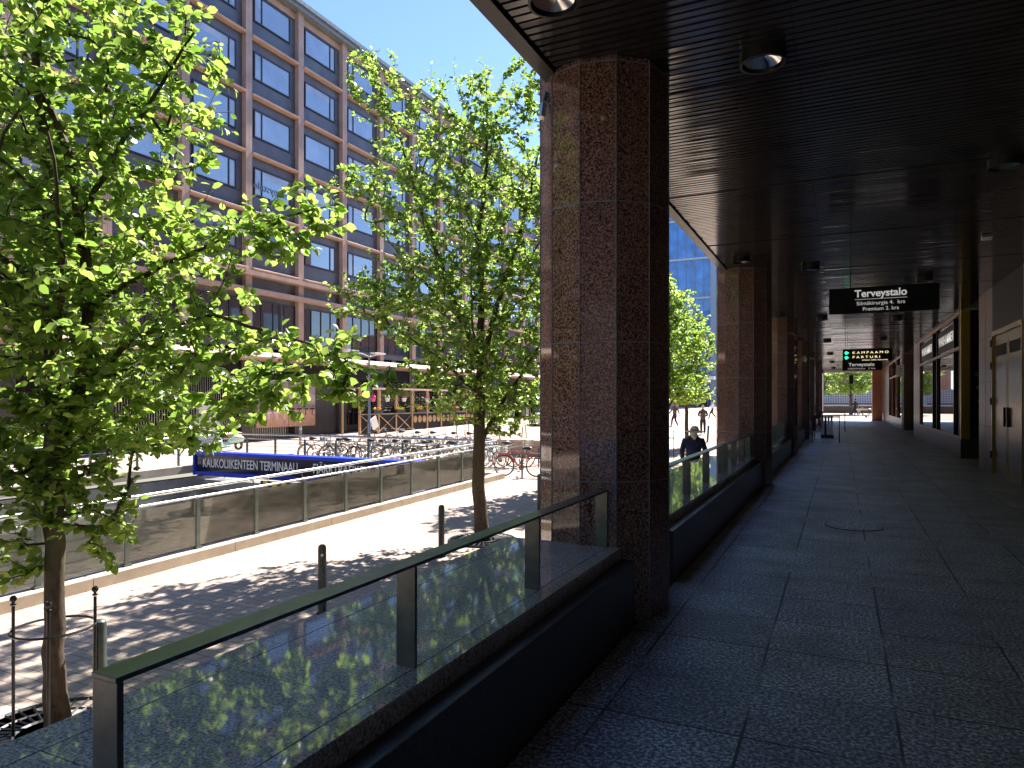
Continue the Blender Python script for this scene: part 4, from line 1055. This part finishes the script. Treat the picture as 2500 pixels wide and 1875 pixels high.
# ------------------------------------------------------------------ bicycles
def bicycle(label, loc, rz, col, group, basket=False, fender=False):
    t = thing('bicycle', label, 'bicycle', loc, rz, group); R0 = .335
    fr = MB(); bb_, st, hd, hb = (-.02, 0, .28), (-.18, 0, .72), (.38, 0, .80), (.41, 0, .70)
    for a, c, r in ((bb_, st, .017), (st, hd, .016), (bb_, hb, .02), ((-.52, 0, R0), bb_, .011), ((-.52, 0, R0), (-.165, 0, .66), .009)): fr.tube([a, c], r, 7)
    fr.tube([(.36, 0, .86), (.41, 0, .70), (.46, 0, .6), (.54, 0, R0)], .015, 7)
    fr.build('frame', col, t, True)
    for wx in (-.52, .54):
        w = MB().torus((wx, 0, R0), R0-.012, .017, 32, 6).build('tyre', M['rubber'], t, True)
        b = MB(); b.torus((wx, 0, R0), R0-.035, .009, 32, 5); b.lathe([(.022, -.04), (.022, .04)], (wx, 0, R0), 8, 'y')
        for k in range(14):
            a = 2*math.pi*k/14; b.tube([(wx, .015*(-1)**k, R0), (wx+(R0-.04)*math.cos(a), 0, R0+(R0-.04)*math.sin(a))], .0022, 3, False)
        b.build('rim', M['steel'], t)
    b = MB(); b.tube([(-.18, 0, .72), (-.205, 0, .86)], .012, 6); b.lathe([(0, 0)], n=3) if False else None
    b.tube([(-.36, 0, .885), (-.28, 0, .895), (-.16, 0, .89), (-.06, 0, .88)], [.055, .075, .04, .02], 8); b.build('saddle', M['black'], t, True)
    b = MB(); b.tube([(.36, 0, .84), (.345, 0, .98)], .013, 6); b.tube([(.2, -.28, 1.0), (.32, -.22, 1.02), (.38, -.08, .99), (.38, .08, .99), (.32, .22, 1.02), (.2, .28, 1.0)], .012, 6); b.build('handlebar', M['steel'], t, True)
    b = MB(); b.lathe([(.09, -.006), (.09, .006), (.02, .01)], (-.02, -.05, .28), 18, 'y'); b.tube([(-.02, -.06, .28), (.08, -.06, .14)], .009, 5); b.tube([(-.02, .06, .28), (-.12, .06, .42)], .009, 5)
    b.box(.03, .13, -.12, -.05, .125, .15); b.box(-.17, -.07, .05, .12, .41, .435); b.build('crank', M['steel_dark'], t)
    if fender:
        b = MB(); b.torus((-.52, 0, R0), R0+.03, .018, 20, 5, 'y', R_(20), R_(200)); b.torus((.54, 0, R0), R0+.03, .018, 20, 5, 'y', R_(10), R_(140)); b.build('mudguard', col, t, True)
        b = MB(); b.box(-.85, -.3, -.07, .07, .735, .75); b.tube([(-.8, .06, .73), (-.54, .06, R0)], .006, 4); b.tube([(-.8, -.06, .73), (-.54, -.06, R0)], .006, 4); b.build('rear_rack', col, t)
    if basket:
        b = MB(); 
        for k in range(5):
            z = .76+.055*k; w_ = .13+.008*k; pts = [(.45, -w_, z), (.72, -w_, z), (.72, w_, z), (.45, w_, z), (.45, -w_, z)]; b.tube(pts, .005, 4)
        for k in range(9):
            y = -.16+.04*k; b.tube([(.72, y*.85, .76), (.72, y, .98)], .003, 3); b.tube([(.45, y*.85, .76), (.45, y, .98)], .003, 3)
        b.build('basket', M['steel'] if basket == 1 else M['white'], t)
    return t
blue_b = plain('pale_blue_bicycle_paint', (.22, .33, .48), .35, .2)
cols = {'black': M['black'], 'silver': M['steel'], 'white': M['white'], 'pale blue': blue_b, 'dark green': plain('green_bicycle_paint', (.02, .12, .08), .35), 'brown': M['tan'], 'teal': plain('teal_bicycle_paint', (.05, .35, .33), .35)}
protos = {}
rb = random.Random(5)
seq = ['black', 'silver', 'pale blue', 'black', 'silver', 'black', 'pale blue', 'white', 'black', 'silver', 'dark green', 'black', 'brown', 'pale blue', 'silver', 'black', 'teal', 'silver']
nums = ['first', 'second', 'third', 'fourth', 'fifth', 'sixth', 'seventh', 'eighth', 'ninth', 'tenth', 'eleventh', 'twelfth', 'thirteenth', 'fourteenth', 'fifteenth', 'sixteenth', 'seventeenth', 'eighteenth']
for i, c in enumerate(seq):
    x = -18.9+i*.50+rb.uniform(-.08, .08); y = 21.6+rb.uniform(-.15, .15)+(.0 if x < -12 else .4); rz = R_(62+rb.uniform(-14, 14)+(180 if rb.random() < .4 else 0))
    lb = '%s bicycle in the rack row behind the end railing, %s from the left' % (c, nums[i]); g_ = 'bicycles racked behind the end railing'; loc = (x, y, zg(y))
    if c in protos:
        t = dup(protos[c], loc, rz, lb)
    else: t = protos[c] = bicycle(lb, loc, rz, cols[c], g_, basket=(1 if c in ('silver', 'pale blue') else False), fender=(c in ('black', 'dark green')))
seq2 = ['black', 'silver', 'teal', 'black', 'dark green', 'silver', 'black', 'pale blue']
for i, c in enumerate(seq2):
    x = -19.8+i*.9+rb.uniform(-.1, .1); y = 26.6+rb.uniform(-.2, .2)
    t = dup(protos[c], (x, y, zg(y)), R_(50+rb.uniform(-20, 20)), '%s bicycle of the farther row by the terrace, %s from the left' % (c, nums[i])); t['group'] = 'bicycles of the farther row by the terrace'
tr_ = bicycle('red bicycle with a white front basket parked right of the second tree', (-9.25, 20.1, zg(20.1)), R_(190), M['red'], 'bicycles right of the second tree', basket=2, fender=True)
t = dup(protos['black'], (-9.2, 22.6, zg(22.6)), R_(120), 'black bicycle behind the red one, right of the second tree'); t['group'] = 'bicycles right of the second tree'
t = dup(protos['silver'], (-8.75, 22.3, zg(22.3)), R_(-75), 'silver bicycle leaning behind the red one by the granite planter wall'); t['group'] = 'bicycles right of the second tree'
t = dup(protos['black'], (-7.95, 21.7, zg(21.7)), R_(75), 'black bicycle half hidden by the left edge of the big column'); t['group'] = 'bicycles right of the second tree'
t = dup(protos['black'], (1.9, 64.8, .003), R_(178), 'black bicycle leaning by the sunlit pier at the arcade end'); t['group'] = 'lone bicycles'
t = thing('bike_rack', 'long low galvanised rack holding the bicycles behind the end railing', 'bike rack', (-14.6, 21.5, zg(21.5)))
b = MB(); b.tube([(-4.6, 0, .06), (4.6, 0, .06)], .02, 6); b.tube([(-4.6, .4, .4), (4.6, .4, .4)], .02, 6); b.build('rail', M['steel'], t)
b = MB()
for i in range(19):
    x = -4.5+i*.5; b.tube([(x-.03, 0, .06), (x-.03, .1, .35), (x-.03, .4, .4)], .008, 4); b.tube([(x+.03, 0, .06), (x+.03, .1, .35), (x+.03, .4, .4)], .008, 4)
b.build('loops', M['steel'], t)
for i, (x, y) in enumerate(((-9.05, 19.8), (-9.6, 22.4))):
    t = thing('bike_stand', ('dark post stand that the red bicycle leans on' if i == 0 else 'dark post stand behind the red bicycle'), 'bike stand', (x, y, zg(y)))
    MB().tube([(0, 0, 0), (0, 0, .72)], .03, 8).build('post', M['bollard'], t, True); MB().tube([(-.5, -.1, .72), (.1, 0, .76), (.7, .1, .72)], .018, 6).build('bar', M['bollard'], t)
def scooter(label, loc, rz, col, src=[None]):
    if src[0] is None:
        t = thing('kick_scooter', label, 'kick scooter', loc, rz, 'electric kick scooters parked on the square')
        MB().tube([(.42, 0, .2), (.34, 0, 1.08)], .028, 8).build('stem', col, t, True)
        b = MB(); b.tube([(.34, -.24, 1.1), (.34, .24, 1.1)], .014, 6); b.build('handlebar', M['black'], t)
        MB().box(-.42, .36, -.08, .08, .11, .17).build('deck', M['black'], t, bevel=.01)
        for x in (-.5, .46): MB().torus((x, 0, .11), .085, .026, 18, 6).build('wheel', M['rubber'], t, True)
        src[0] = t; return t
    return dup(src[0], loc, rz, label, None, {'stem': col})
grn = plain('green_scooter_paint', (.06, .38, .25), .4); org = plain('red_scooter_paint', (.50, .10, .07), .4)
for i in range(7):
    x = -17.3+i*.75; y = 29.6
    scooter('green kick scooter in the row before the terrace, %s from the left' % nums[i], (x, y, zg(y)), R_(80+rb.uniform(-15, 15)), grn)
for i, (x, y) in enumerate(((-11.3, 29.5), (-10.9, 30.2), (-9.3, 31), (-13.4, 30.2))):
    t = scooter('red kick scooter on the sunny square behind the planter wall, %s of four' % nums[i], (x, y, zg(y)), R_(70+40*i), org)
# moped
t = thing('moped', 'mint green vintage moped scooter parked before the photo posters', 'moped', (-26.0, 23.6, zg(23.6)), R_(-97))
for x in (-.62, .62): MB().torus((x, 0, .23), .17, .06, 24, 8).build('wheel', M['rubber'], t, True)
b = MB(); b.tube([(-.85, 0, .52), (-.62, 0, .56), (-.35, 0, .55), (-.12, 0, .42)], [.12, .21, .22, .10], 14); b.tube([(-.15, 0, .3), (.2, 0, .26), (.42, 0, .3)], [.12, .13, .09], 10)
b.tube([(.42, 0, .30), (.50, 0, .62), (.44, 0, .96)], [.16, .19, .13], 12); b.build('body', M['mint'], t, True)
b = MB(); b.tube([(.62, 0, .25), (.60, 0, .45)], [.11, .16], 10); b.tube([(.44, 0, .9), (.42, 0, 1.04)], .09, 10); b.build('fork', M['mint'], t, True)
b = MB(); b.tube([(-.78, 0, .76), (-.5, 0, .80), (-.15, 0, .75), (.0, 0, .72)], [.08, .11, .10, .05], 10); b.build('saddle', M['tan'], t, True)
b = MB(); b.tube([(.36, -.33, 1.08), (.42, 0, 1.05), (.36, .33, 1.08)], .02, 6); b.build('handlebar', M['steel'], t, True)
b = MB(); b.lathe([(0, .12), (.06, .11), (.075, .0), (0, -.02)], (.44, 0, 1.05), 14, 'x'); b.build('headlight', M['steel'], t, True)
# car
def prof_section(b, ys, prof):
    pass
t = thing('parked_car', 'white hatchback parked across the square, left of the big column', 'car', (-21.0, 50.0, zg(50)), R_(-62))
side = [(-2.05, .35), (-2.1, .75), (-1.95, .98), (-1.6, 1.05), (-1.15, 1.42), (.3, 1.46), (.95, 1.02), (1.85, .86), (2.1, .62), (2.08, .32)]
low = [(-2.05, .32), (-2.1, .72), (-1.9, .95), (.95, .98), (1.85, .84), (2.1, .6), (2.08, .3), (1.72, .3), (1.6, .55), (1.3, .66), (1.0, .55), (.9, .28), (-.95, .28), (-1.05, .55), (-1.35, .66), (-1.65, .55), (-1.75, .3)]
MB().prismy(low, -.86, .86).build('body', plain('white_car_paint', (.72, .73, .74), .2, 0, .02, coat=1.), t, bevel=.05)
MB().prismy([(-1.85, .951), (-1.2, 1.40), (.25, 1.43), (.92, .981)], -.74, .74).build('cabin_glass', M['shopglass'], t, bevel=.05)
MB().prismy([(-1.3, 1.405), (-1.1, 1.47), (.15, 1.48), (.35, 1.41)], -.70, .70).build('roof', plain('white_car_roof', (.72, .73, .74), .2, 0, .02), t, bevel=.03)
for x in (-1.35, 1.3):
    for y in (-.80, .80):
        w = MB().lathe([(.0, -.1), (.31, -.1), (.32, 0), (.31, .1), (0, .1)], (x, y, .32), 22, 'y').build('wheel', M['rubber'], t, True)
        MB().lathe([(.19, -.012), (.19, .012), (0, .02)], (x, y+(.1 if y > 0 else -.1), .32), 14, 'y').build('rim', M['steel'], w)
for y in (-.62, .62): MB().box(2.02, 2.12, y-.17, y+.17, .6, .72).build('headlight', M['alu'], t, bevel=.02)
MB().box(2.06, 2.13, -.35, .35, .42, .56).build('grille', M['black'], t)

# ------------------------------------------------------------------ people
def skin_obj(name, chains, mat, parent, sub=2):
    """chains: list of lists of (x,y,z,r); first point of later chains may coincide with an existing point (joined)."""
    vs, es, rs = [], [], []
    def idx(p):
        for i, v in enumerate(vs):
            if (Vector(v)-Vector(p[:3])).length < 1e-5: return i
        vs.append(tuple(p[:3])); rs.append(p[3] if len(p) == 4 else p[3:]); return len(vs)-1
    for ch in chains:
        last = None
        for p in ch:
            i = idx(p)
            if last is not None: es.append((last, i))
            last = i
    me = bpy.data.meshes.new(name); me.from_pydata(vs, es, []); o = bpy.data.objects.new(name, me); COL.objects.link(o)
    o.modifiers.new('s', 'SKIN'); o.modifiers.new('d', 'SUBSURF').levels = sub
    me.skin_vertices[0].data[0].use_root = True
    for i, r in enumerate(rs): me.skin_vertices[0].data[i].radius = (r, r) if isinstance(r, (int, float)) else tuple(r)
    bpy.context.view_layer.update(); dg = bpy.context.evaluated_depsgraph_get()
    m2 = bpy.data.meshes.new_from_object(o.evaluated_get(dg)); bpy.data.objects.remove(o)
    m2.name = name; m2.materials.clear(); m2.materials.append(mat)
    m2.polygons.foreach_set('use_smooth', [True]*len(m2.polygons))
    o = bpy.data.objects.new(name, m2); COL.objects.link(o); o.parent = parent; return o
def person(label, loc, rz, h=1.75, top='greycloth', legs='darkcloth', stride=.2, arms='hang', hat=None, hair='darkhair', coat=0.):
    """faces local +Y"""
    t = thing('person', label, 'person', loc, rz); k = h/1.75; t.scale = (k, k, k)
    hipz, shz = .93, 1.42; s = stride
    LL = [(-.09, 0, .90), (-.10, .10+s*.35, .49), (-.10, s, .09)]; RL = [(.09, 0, .90), (.10, .06-s*.1, .49), (.10, -s, .12)]
    if arms == 'hang': LA = [(-.19, 0, 1.40), (-.25, -.03, 1.13), (-.24, .06, .88)]; RA = [(.19, 0, 1.40), (.25, -.03, 1.13), (.24, .06, .88)]
    elif arms == 'front': LA = [(-.19, 0, 1.40), (-.27, -.02, 1.15), (-.13, .22, 1.10)]; RA = [(.19, 0, 1.40), (.27, -.02, 1.15), (.13, .22, 1.10)]
    else: LA = [(-.19, 0, 1.40), (-.24, .14, 1.15), (-.22, .34, .98)]; RA = [(.19, 0, 1.40), (.24, -.16, 1.15), (.23, -.24, .92)]
    body = [[(0, 0, .95, .12, .10), (0, 0, 1.15, .125, .09), (0, -.01, 1.34, .15, .095), (0, 0, 1.47, .06), (0, .01, 1.55, .05), (0, .015, 1.62, .075, .085), (0, .02, 1.68, .078, .092), (0, .01, 1.735, .05, .06)]]
    hands = []
    for sg, A_ in ((-1, LA), (1, RA)):
        body.append([(0, -.01, 1.34, .15, .095), (A_[0][0], A_[0][1], A_[0][2], .05), (*A_[1], .038), (*A_[2], .026)])
        d = (Vector(A_[2])-Vector(A_[1])).normalized(); w = Vector(A_[2]); pc = w+d*.055
        body.append([(*A_[2], .026), (*pc, .034, .018)])
        sidev = Vector((0, 1, 0)).cross(d); sidev = Vector((0, 1, 0)) if abs(d.z) > .6 else Vector((1, 0, 0))
        for q in range(4):
            b0 = pc+sidev*(.018*(q-1.5)); L = (.072, .082, .078, .06)[q]; body.append([(*pc, .034, .018), (*(b0+d*.03), .0088), (*(b0+d*(.03+L*.5)+Vector((-sg*.008, 0, 0))), .008), (*(b0+d*(.03+L)+Vector((-sg*.02, 0, 0))), .0065)])
        b0 = w+d*.02; body.append([(*pc, .034, .018), (*(b0+sidev*.04+d*.02), .0095), (*(b0+sidev*.055+d*.055), .008)])
    for Lg in (LL, RL): body.append([(0, 0, .95, .12, .10), (*Lg[0], .085), (*Lg[1], .055), (*Lg[2], .038), (Lg[2][0], Lg[2][1]+.14, Lg[2][2]-.055, .032)])
    skin_obj('body', body, M['skin'], t, 1)
    # face
    f = MB(); f.tube([(0, .10, 1.665), (0, .125, 1.63)], [.008, .014], 6); f.lathe([(0, -.008), (.010, 0), (0, .008)], (-.03, .098, 1.672), 8, 'y'); f.lathe([(0, -.008), (.010, 0), (0, .008)], (.03, .098, 1.672), 8, 'y'); f.build('face', M['skin'], t, True)
    q_ = 1.12 if hat else 1.0
    sh = [[(0, 0, .84, .175*q_, .15), (0, 0, 1.0, .165*q_, .14), (0, 0, 1.15, .165*q_, .135), (0, -.01, 1.34, .20*q_, .135), (0, -.005, 1.455, .15*q_, .105), (0, 0, 1.555, .075, .07)]]
    if coat: sh[0].insert(0, (0, 0, .84-coat, .19, .16))
    for A_ in (LA, RA): sh.append([(0, -.01, 1.34, .20*q_, .135), (A_[0][0]*q_, A_[0][1], A_[0][2]-.01, .078), (A_[1][0]*q_, A_[1][1], A_[1][2], .062), (*(Vector(A_[1]).lerp(Vector(A_[2]), .92)), .048)])
    skin_obj('shirt', sh, M[top], t)
    tr = [[(0, 0, 1.03, .14, .12), (0, 0, .90, .14, .125)]]
    for Lg in (LL, RL): tr.append([(0, 0, .90, .14, .125), (Lg[0][0], Lg[0][1], .80, .108), (*Lg[1], .078), (*(Vector(Lg[1]).lerp(Vector(Lg[2]), 1.0)), .058)])
    skin_obj('trousers', tr, M[legs], t)
    for Lg in (LL, RL):
        skin_obj('shoe', [[(Lg[2][0], Lg[2][1]-.06, Lg[2][2]-.045, .042), (Lg[2][0], Lg[2][1]+.05, Lg[2][2]-.05, .045, .035), (Lg[2][0], Lg[2][1]+.17, Lg[2][2]-.062, .04, .025)]], M['black'] if hat else M['white'], t, 1)
    HZ = -.085 if hat else 0.
    if hair == 'hair':   # long white hair falling on the neck
        b = MB(); b.lathe([(.0, 1.76), (.07, 1.75), (.088, 1.70), (.09, 1.64), (.082, 1.57), (.055, 1.52), (.0, 1.52)], (0, -.018, 0), 18)
        for q in range(14):
            a = R_(180+q*180/13); b.tube([(.072*math.cos(a), -.02+.07*math.sin(a), 1.62), (.078*math.cos(a), -.02+.078*math.sin(a), 1.53), (.085*math.cos(a*1.02), -.02+.085*math.sin(a), 1.45-.02*(q % 3))], [.018, .016, .003], 6)
        o = b.build('hair', M['hair'], t, True); o.location = (0, .0, HZ*.6)
    elif hair:
        MB().lathe([(.0, 1.782), (.06, 1.77), (.09, 1.72), (.096, 1.66), (.085, 1.60), (.0, 1.59)], (0, -.012, 0), 18).build('hair', M[hair], t, True)
    if hat:
        b = MB(); n = 28; prof = [(.0, 1.83), (.04, 1.838), (.075, 1.825), (.092, 1.77), (.098, 1.742), (.13, 1.722), (.21, 1.710), (.215, 1.701), (.13, 1.706), (.09, 1.71)]
        b.lathe(prof, (0, -.005, 0), n); ho = b.build('hat', M['straw'], t, True); ho.location = (0, .0, HZ); ho.rotation_euler = (R_(5), 0, 0)
        MB().lathe([(.0945, 1.768), (.1005, 1.742)], (0, -.005, 0), n).build('hat_band', M['tan'], ho, True)
    return t
person('man in a pale straw hat and dark blue shirt, seen from behind', (-3.33, 17.6, zg(17.6)), R_(22), 1.84, 'denim', 'darkcloth', .14, 'hang', hat=True, hair='hair', coat=.12)
person('man in a grey shirt and slim dark trousers walking away across the sunny square', (-7.5, 42.6, zg(42.6)), R_(10), 1.74, 'greycloth', 'darkcloth', .16, 'front', hair='straw')
person('person in a wide dark coat and jeans walking past the bright end of the arcade', (1.35, 79.5, zg(79.5)), R_(78), 1.72, 'darkcloth', 'denim', .28, 'swing', hair='darkhair', coat=.22)
person('person in pale shirt and jeans standing under the tree branches on the square', (-11.0, 51., zg(51)), R_(60), 1.7, 'greycloth', 'denim', .22, 'swing', hair='darkhair')
person('person in a red top near the glass hall entrance', (-22.3, 112, zg(112)), R_(10), 1.72, 'red', 'darkcloth', .15, 'hang')
person('person in a pale blue shirt near the glass hall entrance', (-20.9, 112, zg(112)), R_(170), 1.72, 'mint', 'denim', .15, 'hang')
person('person in white top and dark trousers striding beside the second column edge', (-10.75, 66, zg(66)), R_(100), 1.72, 'white', 'darkcloth', .3, 'swing')

t = thing('backdrop_building', 'unseen dark building added behind the viewer for the column reflections', 'building', (0, 0, 0))  # out of view, added dark to dim what the polished column reflects
MB().box(-60, 14, -82, -72, -3, 24).build('wall', M['granite_wall'], t)
for i in range(12):
    for k in range(6): MB().box(-58+i*5.4, -55+i*5.4, -71.99, -71.9, 1.2+k*3.7, 3.4+k*3.7).build('window', M['shopglass'], t)
for i, y in enumerate((-4.4, -12.2)):
    far_tree('street tree behind the viewer, %s one' % ('nearer' if i == 0 else 'farther'), (-6., y), 13+i*4)
